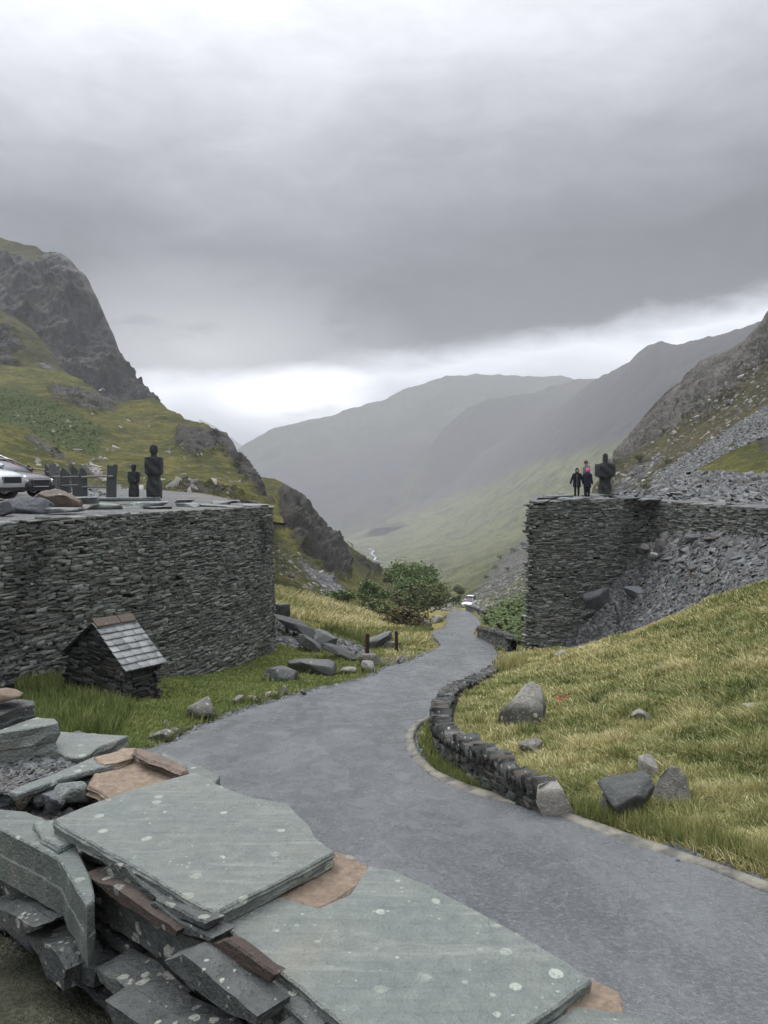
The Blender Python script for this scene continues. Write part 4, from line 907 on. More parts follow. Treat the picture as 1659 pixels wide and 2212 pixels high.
# left side of the road
GL = 'stones along the left road edge'
for i, (x, y, w_, h_, m_, lab) in enumerate([
    (430, 1556, 66, 46, BOULM, 'large brown boulder at the left road edge right of the stone hut'), (512, 1522, 24, 18, BOULM, 'small dark stone standing beside the left road edge'),
    (545, 1517, 26, 14, PALEB, 'small white stone beside the left road edge'), (583, 1508, 34, 12, BROWNB, 'flat rusty stone beside the left road edge'),
    (611, 1502, 18, 22, PALEB, 'pointed white stone beside the left road edge'), (748, 1458, 46, 16, PALEB, 'pale flat stone at the road edge before the first rusty post'),
    (795, 1452, 32, 24, PALEB, 'pale stone at the foot of the first rusty post'), (800, 1440, 48, 30, BOULM, 'brown boulder behind the first rusty post'),
    (375, 1586, 34, 12, PALEB, 'flat grey stone in the grass right of the near slate blocks'), (345, 1600, 56, 22, BOULM, 'grey mossy stone just behind the near parapet'),
    (361, 1575, 16, 20, BOULM, 'small leaning slate stone in the grass left of the road'), (880, 1394, 22, 14, BOULM, 'small stone by the road bend past the second rusty post'),
    (716, 1312, 14, 10, BROWNB, 'dark brown stone on the yellow grass bank'), (735, 1318, 14, 8, BROWNB, 'low brown stone on the yellow grass bank, right of the darker one'),
    (655, 1500, 14, 12, BOULM, 'little dark stone on the left verge before the long slabs'), (946, 1345, 22, 16, BOULM, 'rough stones where the road bends under the trees'), (912, 1360, 44, 24, BOULM, 'rocks on the bank between the trees and the road')]):
    bpx(x, y, w_, h_, 40 + i, m_, lab, name='stone' if w_ < 30 else 'boulder', group=GL, sub=3)
GS = 'dark slate slabs on the left verge'
bpx(604, 1470, 74, 26, 61, VERG, 'short dark slate block lying in the grass below the wall corner', name='slate_slab', cat='slate slab', group=GS, d=.6, rz=-.15, planes=10, tight=(.6, .9), rough=.07, flat_top=.6, boxy=.95)
bpx(670, 1458, 118, 30, 62, VERG, 'long dark slate block with a tapering end lying in the grass', name='slate_slab', cat='slate slab', group=GS, d=.4, rz=-.2, planes=11, tight=(.6, .9), rough=.07, flat_top=.5, boxy=.95, taper=.15)
for i, (x, y, w_, h_, lab, rot) in enumerate([
    (606, 1335, 44, 30, 'stacked dark slab jutting from behind the wall corner', (0, 0, .2)), (640, 1378, 110, 14, 'long thin slab sliding down the rubble from the wall corner', (0, .42, 0)),
    (632, 1362, 70, 22, 'thick broken slab under the wall corner', (0, .25, 0)), (702, 1404, 56, 34, 'wedge-shaped pale grey slab on the rubble slope', (.2, .45, .3)),
    (668, 1408, 54, 20, 'dark slab edge half buried in the rubble slope', (0, .6, 0)), (735, 1425, 84, 14, 'long dark slab edge at the foot of the rubble slope', (0, .45, 0)),
    (820, 1402, 60, 22, 'broken grey slabs lying between the two rusty posts', (.1, -.3, 0)), (843, 1402, 50, 16, 'light grey slab beside the second rusty post', (0, .15, .2))]):
    bpx(x, y, w_, h_, 70 + i, VERG if i not in (3, 7) else COPM, lab, name='slate_slab', cat='slate slab', group=GS, d=.5, rz=rot[2], rx=rot[0], ry=rot[1], planes=9, tight=(.6, .9), rough=.07, flat_top=.5, sub=4, sink=.1, boxy=.95)
# on the slate tip
p = hit(1335, 1330, ('slate_tip',)); MB().tube([(0, 0, 0), (-.12, -.1, .3), (-.22, -.2, .62)], .03, 6).build('timber_stick', PALEB, label='weathered grey timber stick poking out of the slate tip', cat='stick').location = p
shards('verge_rubble', [(1400, 1868), (1659, 1945), (1659, 1905), (1480, 1842), (1385, 1835)], 420, (.03, .13, False), SHARD, ['ground'], seed=33, thin=.5)
shards('stream_stones', [(928, 1304), (958, 1298), (985, 1312), (955, 1318), (935, 1316)], 160, (.3, 1.0, False), PALEB, ['valley_side', 'ground'], seed=34, thin=.4)
bpx(1031, 1362, 9, 9, 35, PALEB, 'tiny pale stone on end where the nearer grey wall begins', name='stone', group=GM, sub=2)
for i, (x, y, w_, h_, lab, m_) in enumerate([(1290, 1318, 66, 44, 'big dark slab resting against the right retaining wall', GREYB), (1260, 1342, 60, 20, 'greenish slab below the big dark slab on the slate tip', SLABD), (1372, 1292, 50, 22, 'flat dark slab in the middle of the slate tip', GREYB),
                                             (1420, 1204, 30, 10, 'pale square slab near the top of the slate tip', PALEB), (1404, 1190, 40, 8, 'pale plank-like slab leaning at the top of the slate tip', PALEB), (1500, 1170, 40, 12, 'flat grey slab under the right-hand wall', GREYB)]):
    bpx(x, y, w_, h_, 90 + i, m_, lab, name='slate_slab', cat='slate slab', group='large slabs on the slate tip', d=.5, names=('slate_tip',), planes=6, flat_top=.5, rough=.04, sub=3, ry=-.3 if i < 2 else .1, rx=.5)
# ---------------------------------------------------------------- on the car park edge
CP = tuple(k for k in BV if k.startswith('car_park'))
def pk(px, Y, py=None):
    """a point of the car park at pixel column px, distance Y"""
    x = (px - 829.5) / FPX * Y; h = drop(x, Y, CP, 20); return h if h is not None else Vector((x, Y, -1))
q = pk(62, 21.5); rock('boulder', (q.x, q.y, q.z - .05), (1.3, .9, .62), 101, GREYB, 'grey layered slate boulder on the wall top in front of the silver car', 'boulder', 'boulders on the left wall top', rot=(0, .1, .1), planes=16, ridge=.08, rough=.16, boxy=.8)
q = pk(118, 23); rock('boulder', (q.x, q.y, q.z - .05), (1.5, 1.1, .80), 116, BROWNB, 'brown lichen-covered boulder on the wall top beside the grey one', 'boulder', 'boulders on the left wall top', rot=(0, .08, -.2), planes=18, rough=.16, tight=(.5, .85), boxy=.4)
q = pk(-10, 20); rock('boulder', (q.x, q.y, q.z - .05), (.8, .7, .5), 103, GREYB, 'small dark boulder at the left picture edge on the wall top', 'boulder', 'boulders on the left wall top', planes=12)
CL = 'loose coping slabs on the left wall'
for i, (x, y, w_, h_, Y, lab) in enumerate([
    (178, 1081, 62, 15, 23.5, 'thick wet slab behind the brown boulder'), (222, 1096, 84, 15, 24, 'pale broken slab at the front of the wall top'), (262, 1079, 170, 9, 27.5, 'long thin slab that carries the two slate figures'),
    (318, 1090, 92, 11, 26, 'long dark-edged slab in front of the slate figures'), (400, 1083, 40, 7, 28, 'thin slab right of the slate figures'), (405, 1091, 52, 9, 27, 'pale-ended slab right of the long dark-edged slab'), (340, 1098, 60, 8, 25, 'low slab set on the wall edge below the figures'),
    (478, 1086, 44, 8, 29.5, 'dark slab near the right end of the left wall'), (508, 1084, 18, 6, 30, 'small pale slab between two dark ones near the wall end'), (538, 1086, 34, 6, 30, 'thin pale slab close to the wall end'), (470, 1096, 90, 8, 27.6, 'broad flat coping slab along the right part of the wall'),
    (553, 1093, 58, 7, 28.9, 'flat slab that caps the right end of the left wall'), (140, 1102, 70, 10, 21, 'low broken slab on the gravelly wall edge')]):
    s_ = Y / FPX; p = at(x, y, Y)
    rock('coping_slab', (p.x, p.y, p.z - h_ * s_ * .5), (w_ * s_, .65, h_ * s_), 120 + i, COPM, lab, 'slate slab', CL, rot=(random.gauss(0, .03), random.gauss(0, .03), random.gauss(0, .1)), sink=0, planes=7, tight=(.6, .95), flat_top=.45, flat_bot=.5, rough=.10, sub=3, boxy=.95)
CR = 'loose coping slabs on the right wall'
for i, (x, y, w_, h_, Y, lab) in enumerate([
    (1168, 1084, 34, 7, 33.3, 'slab at the left corner of the right wall'), (1185, 1078, 54, 7, 34, 'dark slab jutting left under the walkers'), (1205, 1073, 60, 6, 35, 'pale slab left of the walkers'), (1225, 1080, 56, 6, 34, 'pale low slab below the walkers'), (1255, 1076, 60, 6, 36, 'thin slab under the walkers'),
    (1310, 1073, 80, 5, 36.5, 'thin slab that carries the right slate figure'), (1355, 1077, 60, 6, 35.6, 'slab right of the right slate figure'), (1405, 1081, 44, 6, 35.6, 'broken slab at the dip of the wall'),
    (1460, 1067, 30, 6, 44, 'dark slab lying on the gravel track'), (1490, 1070, 22, 6, 42, 'second dark slab on the gravel track'), (1585, 1090, 26, 5, 31, 'small dark slab on the track by the right-hand wall')]):
    s_ = Y / FPX; p = at(x, y, Y)
    rock('coping_slab', (p.x, p.y, p.z - h_ * s_ * .5), (w_ * s_, .7, h_ * s_), 150 + i, COPM if i not in (1, 8, 9, 10) else SLABD, lab, 'slate slab', CR, rot=(random.gauss(0, .04), random.gauss(0, .04), random.gauss(0, .1)), sink=0, planes=7, tight=(.6, .95), flat_top=.45, flat_bot=.5, rough=.10, sub=3, boxy=.95)
# ---------------------------------------------------------------- stacked slate figures
FIGM = stone_mat('stacked_slate', (.014, .018, .018), (.065, .072, .070), wet=.5, lichen=.12, ls=8, stain=0)
def figure(loc, prof, sx, sz, label, power, rz=0):
    root = empty('slate_figure', loc, label, 'statue', 'slate figures', rz)
    cuts = [('base', 0, .88), ('torso', .88, 1.585), ('head', 1.585, 3)]
    pr = np.array(prof); zs = np.arange(0, pr[-1, 1], .035)
    for nm, a, b in cuts:
        rings = []
        for z in zs[(zs >= a) & (zs < b)]:
            r = np.interp(z + .017, pr[:, 1], pr[:, 0]); j = random.uniform(-.008, .008)
            rings += [(max((r + j) * .965, .01), z), (r + j, z + .006), (r + j, z + .029), (max((r + j) * .965, .01), z + .035)]
        mb = MB(); n = 24
        pw = power if nm != 'head' else 2.2
        mb.lathe([(r * 1.0, z) for r, z in rings], n, power=pw)
        for k, v in enumerate(mb.V): mb.V[k] = ((v[0] + .006 * math.sin(k * 7.3)) * sx, (v[1] + .006 * math.cos(k * 5.1)) * sx, v[2] * sz)
        o = mb.build(nm, FIGM, root)
        ca = o.data.color_attributes.new('mask', 'FLOAT_COLOR', 'POINT'); lay = np.repeat(rng.random(len(mb.V) // n + 1), n)[:len(mb.V)]
        ca.data.foreach_set('color', np.stack([lay * .6, lay * .6, 0 * lay, 0 * lay + 1], -1).astype(np.float32).ravel())
    return root
PL = [(.25, 0), (.262, .05), (.262, .5), (.235, .66), (.205, .78), (.205, .84), (.29, .95), (.305, 1.0), (.305, 1.52), (.28, 1.56), (.12, 1.59), (.105, 1.66), (.105, 1.72), (.145, 1.76), (.15, 1.88), (.13, 1.97), (.07, 2.02), (.02, 2.03)]
PR = [(.26, 0), (.265, .42), (.265, .46), (.24, .6), (.205, .68), (.2, .72), (.225, .8), (.24, .87), (.38, .92), (.395, 1.0), (.395, 1.45), (.37, 1.5), (.14, 1.53), (.10, 1.59), (.115, 1.64), (.12, 1.68), (.12, 1.85), (.10, 1.95), (.04, 1.99)]
figure(at(333.5, 1077, 29), PL, .98, .97, 'taller stacked slate figure with round head on the left wall', 5)
figure(at(289.5, 1074.5, 29), PL, .64, .60, 'short stacked slate figure left of the taller one', 5)
figure(at(1306.5, 1071.5, 36.5), PR, 1.0, .985, 'broad-shouldered stacked slate figure beside the walkers on the right wall', 5.5, .15)
# ---------------------------------------------------------------- slate post fence
FENM = stone_mat('slate_post', (.035, .042, .042), (.13, .145, .14), wet=.45, lichen=.15, ls=6, stain=0)
RAILM = NM('weathered_rail', .8, .2); RAILM.col(RAILM.mix(RAILM.noise(9, 4, .7, RAILM.scale(RAILM.pos(), (.3, 3, 3))), (.10, .09, .075), (.27, .25, .22))); RAILM = RAILM.m
def cD(x, y): return x * .2469, 936.3 + y * .2469
FT = at(200, 1070, 32); fence = empty('slate_post_fence', FT, 'fence of upright slate slabs joined by wooden rails at the car park edge', 'fence')
tops = {0: [(-.5, 0), (.5, 0), (.45, .5), (.5, .97), (.3, 1.0), (0, .93), (-.5, .96)], 1: [(-.5, 0), (.5, 0), (.5, .8), (.3, .95), (0, 1), (-.25, .92), (-.4, .6)], 2: [(-.4, 0), (.5, 0), (.5, .78), (.1, .9), (-.2, 1), (-.5, .85)]}
for (x, y0, y1, w_, Y, tp, ln) in [(975, 265, 548, 86, 30.5, 0, .05), (722, 298, 550, 84, 31, 1, 0), (562, 296, 530, 84, 31.6, 2, .06), (661, 272, 500, 60, 34.5, 2, -.03), (602, 256, 470, 44, 35.5, 1, .12), (468, 262, 445, 62, 36, 0, -.03), (412, 264, 440, 34, 37, 2, 0), (503, 286, 440, 36, 37.5, 0, 0), (250, 275, 345, 36, 40, 1, 0)]:
    X, Yb = cD(x, y1); p = at(X, Yb, Y); s_ = Y / FPX * .2469; h_ = (y1 - y0) * s_
    mb = MB(); mb.prism([(a * w_ * s_, b * h_ - (.25 if b == 0 else 0)) for a, b in tops[tp]], .09, Matrix.Rotation(ln, 4, 'Y') @ Matrix.Rotation(.1, 4, 'Z'))
    o = mb.build('post', FENM, fence, bevel=.008); o.location = p - FT
    ca = o.data.color_attributes.new('mask', 'FLOAT_COLOR', 'POINT'); ca.data.foreach_set('color', np.tile([rng.random(), .3, 0, 1], (len(o.data.vertices), 1)).astype(np.float32).ravel())
for (x0, y0, Y0, x1, y1, Y1, r) in [(985, 375, 30.4, 715, 382, 30.9, .045), (975, 468, 30.6, 710, 468, 31.0, .035), (735, 378, 31.0, 545, 382, 31.5, .028), (735, 452, 31.0, 540, 456, 31.5, .028), (560, 380, 31.8, 460, 378, 36, .03), (690, 350, 34.4, 600, 358, 35.4, .03), (690, 425, 34.4, 600, 430, 35.4, .03), (520, 340, 36, 405, 338, 37, .03),
                                    (400, 322, 37, 255, 305, 40, .04), (400, 360, 37, 240, 342, 40, .04)]:
    a = at(*cD(x0, y0), Y0) - FT; b = at(*cD(x1, y1), Y1) - FT; MB().tube([a, (a + b) / 2 + Vector((0, 0, .015)), b], r, 7).build('rail', RAILM, fence)
shards('slate_scree', [cD(425, 445), cD(520, 450), cD(800, 490), cD(960, 540), cD(800, 560), cD(430, 560)], 700, (.08, .45, False), SHARD, list(CP), seed=12)
# ---------------------------------------------------------------- rusty posts
RUST = NM('rusty_iron', .85, .3); rn_ = RUST.noise(14, 5, .7); RUST.col(RUST.mix(rn_, (.02, .012, .010), (.085, .042, .030))); RUST.bump(rn_, .4, .01); RUST = RUST.m
for i, (x, yb, yt, lab) in enumerate([(793, 1434, 1380, 'nearer rusty iron post standing left of the road'), (856, 1408, 1371, 'farther rusty iron post standing left of the road')]):
    p = gpt(x, yb); s_ = p.y / FPX; h_ = (yb - yt) * s_ * 1.22
    mb = MB(); 
    for dx in (-.052, .052): mb.box((dx, 0, h_ / 2 - .1), (.014, .11, h_ + .2), Matrix.Rotation(.03 if i == 0 else 0, 4, 'Y'))
    mb.box((0, 0, h_ / 2 - .1), (.1, .014, h_ + .2), Matrix.Rotation(.03 if i == 0 else 0, 4, 'Y'))
    o = mb.build('iron_post', RUST, label=lab, cat='post', group='rusty iron posts'); o.location = p; o.rotation_euler = (0, 0, .25)
for i, (x, yb, yt) in enumerate([(1004.5, 1305, 1289), (1009, 1303, 1292)]):
    p = at(x, yb, 150); s_ = 150 / FPX; MB().lathe([(.10, -.3), (.09, (yb - yt) * s_), (.02, (yb - yt) * s_ + .05)], 8).build('marker_post', RUST, label=['taller thin post beyond the parked white vehicle', 'shorter thin post beyond the parked white vehicle'][i], cat='post', group='far posts').location = p
# ---------------------------------------------------------------- stone hut
A_ = Vector((-5.22, 15.75, -4.72)); g_ = Vector((-.75, .66, 0)); e_ = Vector((.6, .8, 0)); ez, az = -3.86, -3.10
hut = empty('stone_hut', A_, 'small dark slate hut with pale wet slate roof at the left wall', 'hut')
LOCAL_WORLD[0] = True
def lv(p, z): return Vector((p.x, p.y, z))
Cc = A_ + g_ * 2.45; Bb = A_ + e_ * .8; Dd = Cc + e_ * .8; Mm = A_ + g_ * 1.18; Mb = Mm + e_ * .8
gz = -5.15
def hutpart(T, Fo):
    n0 = set(o.name for o in bpy.data.objects)
    stone_wall('wall', T, Fo, (.035, .075), (.10, .42), HUTM, hut, dep=.1, gap=.006, wav=.01, prot=.03, j=.25, cd=.18)
    for o in bpy.data.objects:
        if o.name not in n0: o.name = 'wall' if o.name.startswith('stones') else 'wall_core'
gpts = [Cc * (1 - k / 8) + Mm * (k / 8) for k in range(8)] + [Mm * (1 - k / 8) + A_ * (k / 8) for k in range(9)]
gzs = [ez + (az - ez) * k / 8 for k in range(8)] + [az + (ez - az) * k / 8 for k in range(9)]
hutpart([lv(p, z - .03) for p, z in zip(gpts, gzs)], [lv(p, gz) for p in gpts])
hutpart([lv(A_, ez), lv(Bb, ez)], [lv(A_, gz), lv(Bb, gz)])
g2 = [p + e_ * .8 for p in gpts[::-1]]; hutpart([lv(p, z - .03) for p, z in zip(g2, gzs[::-1])], [lv(p, gz) for p in g2])
hutpart([lv(Dd, ez), lv(Cc, ez)], [lv(Dd, gz), lv(Cc, gz)])
ROOFM = stone_mat('roof_slate', (.085, .093, .093), (.19, .20, .20), wet=.32, lichen=.2, ls=10, stain=.1, spec=.6, brownf=0)
def slope(lo0, lo1, hi0, hi1, nrow, ncol, name):
    B = Blocks(); up = ((hi0 + hi1) / 2 - (lo0 + lo1) / 2); L_ = up.length; u = up.normalized(); al = (lo1 - lo0); W_ = al.length; al.normalize(); nn = al.cross(u)
    if nn.z < 0: nn = -nn
    for r in range(nrow):
        h_ = L_ / nrow; x = -.02; c0 = lo0 + u * (h_ * (r + .5)) + nn * .05; first = random.uniform(.5, 1)
        while x < W_:
            w_ = W_ / ncol * first * random.uniform(.85, 1.15); first = 1; w_ = min(w_, W_ + .03 - x)
            if w_ < .04: break
            tilt = Vector(u) * 1.0 + nn * -.12; tilt.normalize(); n2 = al.cross(tilt); n2 = n2 if n2.z > 0 else -n2
            B.add(c0 + al * (x + w_ / 2), al, n2, tilt, w_ - .006, h_ * 1.12, .018, j=.03, ch=.02); x += w_
    B.mk(name, ROOFM, parent=hut)
ov = .10; dn = (A_ - Mm).normalized(); du_ = (Cc - Mm).normalized(); sl1 = (az - ez) / (A_ - Mm).length; sl2 = (az - ez) / (Cc - Mm).length
lo0 = lv(A_ + dn * ov - e_ * .06, ez - sl1 * ov); lo1 = lv(Bb + dn * ov + e_ * .1, ez - sl1 * ov); hi0 = lv(Mm - e_ * .06, az); hi1 = lv(Mb + e_ * .1, az)
slope(lo0, lo1, hi0, hi1, 8, 4, 'roof_slates')
lo2 = lv(Cc + du_ * ov - e_ * .06, ez - sl2 * ov); lo3 = lv(Dd + du_ * ov + e_ * .1, ez - sl2 * ov)
slope(lo3, lo2, hi1, hi0, 8, 4, 'roof_slates')
def plank(name, q, th, mat):
    mb = MB(); dz_ = Vector((0, 0, th)); V = [p - A_ for p in q] + [p - A_ - dz_ for p in q]
    mb.add(V, [(0, 1, 2, 3), (7, 6, 5, 4), (0, 4, 5, 1), (1, 5, 6, 2), (2, 6, 7, 3), (3, 7, 4, 0)]); return mb.build(name, mat, hut)
up_ = Vector((0, 0, .035))
plank('roof_slab', [lo0 + up_, lo1 + up_, hi1 + up_, hi0 + up_], .05, HUTM); plank('roof_slab', [lo3 + up_, lo2 + up_, hi0 + up_, hi1 + up_], .05, HUTM)
for k, (a, b) in enumerate(((0, .6), (.62, 1))):
    s0 = hi0 + (hi1 - hi0) * a; s1 = hi0 + (hi1 - hi0) * b
    for sd, dd, sl in ((1, dn, sl1), (-1, du_, sl2)):
        q = [s0 + Vector((0, 0, .11)), s1 + Vector((0, 0, .11)), s1 + dd * .2 + Vector((0, 0, .11 - sl * .2)), s0 + dd * .2 + Vector((0, 0, .11 - sl * .2))]
        plank('ridge_stone', q, .035, BROWNB)
LOCAL_WORLD[0] = False
# ---------------------------------------------------------------- parapet in front of the camera
def k8(x, y): return x * .485, 1499.5 + y * .485           # close-up measuring frames -> picture frame
def k6(x, y): return x * .2646, 1499.5 + y * .2646
def kb(x, y): return 365.7 + .7795 * x, 1609.2 + .7795 * y
K8 = lambda L: [k8(*p) for p in L]; K6 = lambda L: [k6(*p) for p in L]; KB = lambda L: [kb(*p) for p in L]
par = empty('parapet_wall', (-.2, 1.6, -3), 'rough slate parapet wall in the foreground, seen from above with its big capping slabs', 'stone wall')
LOCAL_WORLD[0] = True
plan = [(1.9, -.50), (-.78, 2.09), (-1.5, 2.76), (-3.2, 4.05), (-3.1, 4.6), (-1.7, 3.42), (-1.0, 2.84), (-.60, 2.36), (.34, 1.40), (2.2, -.45)]
V = [(x, y, z) for z in (-3.4, -1.04) for x, y in plan]; n = len(plan)
mb = MB(); mb.add([Vector(v) - Vector((-.2, 1.6, -3)) for v in V], [tuple(range(n)), tuple(range(n, 2 * n))] + [(i, (i + 1) % n, n + (i + 1) % n, n + i) for i in range(n)]); mb.build('core', MOSSM, par)
o_t = [Vector((x, y, -.99)) for x, y in [(-3.05, 4.62), (-1.68, 3.46), (-.98, 2.88), (-.58, 2.40), (.36, 1.44), (2.2, -.4)]]
o_f = [Vector((p.x + .05, p.y + .1, -3.3)) for p in o_t]
stone_wall('outer', o_t[::-1], o_f[::-1], (.03, .08), (.1, .35), SLABD, par, flip=1, dep=.12, cd=.2)
i_t = [Vector((x, y, -1.0)) for x, y in [(-3.4, 3.95), (-1.62, 2.68), (-.84, 2.04), (.3, .98), (1.9, -.62)]]; i_f = [Vector((p.x - .02, p.y - .03, -1.75)) for p in i_t]
stone_wall('inner', i_t, i_f, (.014, .048), (.07, .30), SLABD, par, flip=1, dep=.12, cd=.2, rough_left=.5, prot=.03, j=.3, gap=.005)
LOCAL_WORLD[0] = False
LED = terrain_mat('mossy_ledge', .25, g1=(.07, .075, .055), g2=(.13, .135, .10), dry=(.19, .185, .14), dirt=(.04, .04, .03), bs=.5)
gx2, gy2 = np.meshgrid(np.linspace(-4.5, 3, 120), np.linspace(-3, 3.6, 120)); gz2 = -1.34 + .06 * fbm(np.stack([gx2, gy2, 0 * gx2], -1) / .5, 4) + .0 * gx2
gd2 = .69 * gx2 + .725 * gy2 - .93; keep = gd2 < .2; gz2 = gz2 - np.clip(gd2, 0, 1) * 3 + .10 * np.exp(-((gx2 + .95) ** 2 + (gy2 - 1.7) ** 2) / .12)
idx = np.arange(120 * 120).reshape(120, 120); F = np.stack([idx[:-1, :-1], idx[:-1, 1:], idx[1:, 1:], idx[1:, :-1]], -1).reshape(-1, 4)
F = F[keep.ravel()[F].all(1)]
cm = np.zeros((14400, 4)); cm[:, 3] = .5; cm[:, 0] = .3
mk('mossy_ground', np.stack([gx2, gy2, gz2], -1).reshape(-1, 3), F, LED, smooth=True, cols=cm, kind='structure')
CAPS = 'slabs lying on the parapet'
slab('capping_slab', K8([(238, 558), (370, 500), (540, 440), (700, 392), (870, 345), (1000, 415), (1130, 460), (1290, 485), (1330, 540), (1385, 585), (1410, 640), (1490, 700), (1250, 830), (960, 970), (850, 920), (740, 850), (640, 790), (440, 680), (300, 600)]), -.90, .042, 201, SLABM,
     'large grey-green capping slab with pale lichen spots in the middle of the parapet', group=CAPS, rough=.005)
slab('capping_slab', K8([(948, 992), (1060, 930), (1190, 885), (1420, 950), (1560, 890), (1640, 765)]) + KB([(620, 345), (720, 388), (860, 462), (980, 528), (1100, 600), (1172, 650), (1085, 715), (1000, 775), (900, 860), (700, 960), (560, 840), (470, 765), (360, 670), (240, 575)]), -.94, .045, 202, SLABM,
     'largest capping slab at the bottom of the picture, sloping off towards the road', group=CAPS, rough=.005)
slab('rusty_slab', K8([(1150, 885), (1300, 800), (1490, 700), (1570, 720), (1636, 765), (1640, 800), (1590, 850), (1500, 915), (1420, 955), (1280, 925)]), -.942, .03, 203, RUSTM, 'rough brown patch of broken slate between the two big capping slabs', group=CAPS, rough=.01)
slab('rusty_slab', KB([(1110, 690), (1172, 650), (1250, 680), (1262, 745), (1200, 760), (1080, 740)]), -.965, .05, 204, RUSTM, 'small brown slate piece at the lower right end of the parapet', group=CAPS, rough=.01)
slab('capping_slab', KB([(1000, 795), (1060, 760), (1130, 722), (1270, 742), (1380, 772), (1500, 860), (1300, 960), (1000, 900)]), -.962, .04, 205, SLABM, 'slab with white lichen cut off by the bottom edge of the picture', group=CAPS)
slab('rusty_slab', K6([(722, 745), (760, 690), (850, 610), (980, 545), (1110, 485), (1300, 560), (1520, 640), (1300, 760), (900, 860), (870, 840), (815, 780)]), -.945, .035, 206, RUSTM, 'large orange-brown slate slab behind the lichen-spotted capping slab', group=CAPS, rough=.012)
slab('rusty_slab', K6([(772, 512), (850, 490), (940, 468), (1000, 438), (1090, 440), (1112, 470), (1060, 520), (960, 560), (860, 572), (800, 548)]), -.925, .022, 207, RUSTM, 'small orange slate flake on top of the thin grey slab', group=CAPS, rough=.012)
slab('rusty_slab', K6([(1105, 440), (1160, 440), (1330, 500), (1500, 580), (1525, 625), (1480, 635), (1340, 575), (1180, 520), (1110, 478)]), -.905, .03, 208, stone_mat('brown_slate_bar', (.07, .05, .04), (.22, .165, .13), lichen=.15, ls=14, wet=.6), 'long narrow brown slate bar at the far edge of the orange slab', group=CAPS, rough=.01)
slab('slate_slab', K6([(1310, 470), (1450, 520), (1660, 590), (1800, 660), (1760, 720), (1640, 700), (1520, 640), (1340, 560)]), -.97, .04, 209, SLABM, 'pale grey slab sticking out towards the road beyond the brown bar', group=CAPS)
slab('slate_slab', K6([(68, 792), (200, 735), (420, 655), (600, 580), (770, 508), (850, 565), (950, 572), (700, 628), (520, 680), (330, 750), (140, 818)]), -.93, .022, 210, SLABM, 'thin straight-edged grey slab bridging the hollow on the parapet', group=CAPS)
slab('slate_slab', K6([(225, 372), (470, 303), (760, 318), (1042, 338), (900, 400), (800, 430), (730, 492), (640, 520), (540, 500), (380, 440)]), -.93, .085, 211, SLABM, 'grey-green slab with rippled broken front behind the gravel', group=CAPS, rough=.012)
slab('slate_slab', K6([(-60, 300), (0, 290), (150, 235), (300, 186), (440, 200), (482, 240), (400, 250), (250, 275), (100, 300), (-60, 320)]), [-.84] * 10, .13, 212, SLABM, 'thick pale-topped block at the left edge behind the gravel', group=CAPS, rough=.012)
slab('slate_slab', K6([(-80, 160), (-40, 40), (60, 40), (200, 42), (284, 52), (280, 85), (140, 110), (0, 165)]), -.80, .16, 213, SLABD, 'dark thick block at the left edge, farthest up the parapet', group=CAPS, rough=.012)
rock('orange_stone', onz(*k6(20, 70), -.79), (.16, .12, .05), 214, RUSTM, 'small orange stone lying on the dark block', 'stone', CAPS, sink=0, sub=3)
slab('slate_slab', K8([(-60, 505), (0, 510), (120, 522), (190, 548), (270, 600), (330, 660), (400, 800), (425, 915), (385, 945), (270, 740), (120, 660), (0, 600), (-60, 580)]), -.95, .15, 215, SLABM, 'slab with a tall lichen-streaked front face at the left edge of the parapet', group=CAPS, rough=.004, layers=2)
slab('slate_slab', K8([(148, 575), (240, 556), (300, 600), (332, 650), (262, 682), (190, 640)]), -.935, .045, 216, SLABM, 'small block wedged under the corner of the large capping slab', group=CAPS)
# gravel on the parapet top
slab('parapet_gravel', K6([(-200, 370), (225, 372), (380, 440), (600, 560), (700, 560), (420, 660), (100, 790), (0, 800), (-200, 800)]), -.965, .05, 217, GRAV.m, None, cat=None, rough=.01)['kind'] = 'stuff'
B = Blocks(); g = np.random.default_rng(41); pol = np.array(K6([(-100, 375), (225, 375), (380, 440), (600, 560), (660, 580), (420, 660), (100, 785), (-100, 800)]))
pit = np.array(K6([(60, 830), (500, 690), (880, 600), (740, 860), (500, 1010), (250, 970), (-60, 930)]))
for (P_, n_, z0, s0, s1) in ((pol, 2600, -.955, .006, .030), (pit, 420, -1.02, .012, .065)):
    lo, hi = P_.min(0), P_.max(0); c = 0
    while c < n_:
        x, y = g.uniform(lo, hi)
        if inpoly(np.array([x]), np.array([y]), P_, .01)[0] < .5: continue
        z = z0 + g.uniform(-.004, .012) - (.03 * g.random() if n_ < 1000 else 0); s_ = s0 * (s1 / s0) ** (g.random() ** 2); nn = Vector((g.normal() * .35, g.normal() * .35, 1)).normalized(); a = nn.orthogonal().normalized(); a.rotate(Matrix.Rotation(g.uniform(0, 6.28), 3, nn))
        B.add(onz(x, y, z), a, nn, nn.cross(a), s_ * 1.5, s_, s_ * .3, j=.4, r=g.random()); c += 1
B.mk('slate_chips', SHARD, kind='stuff')
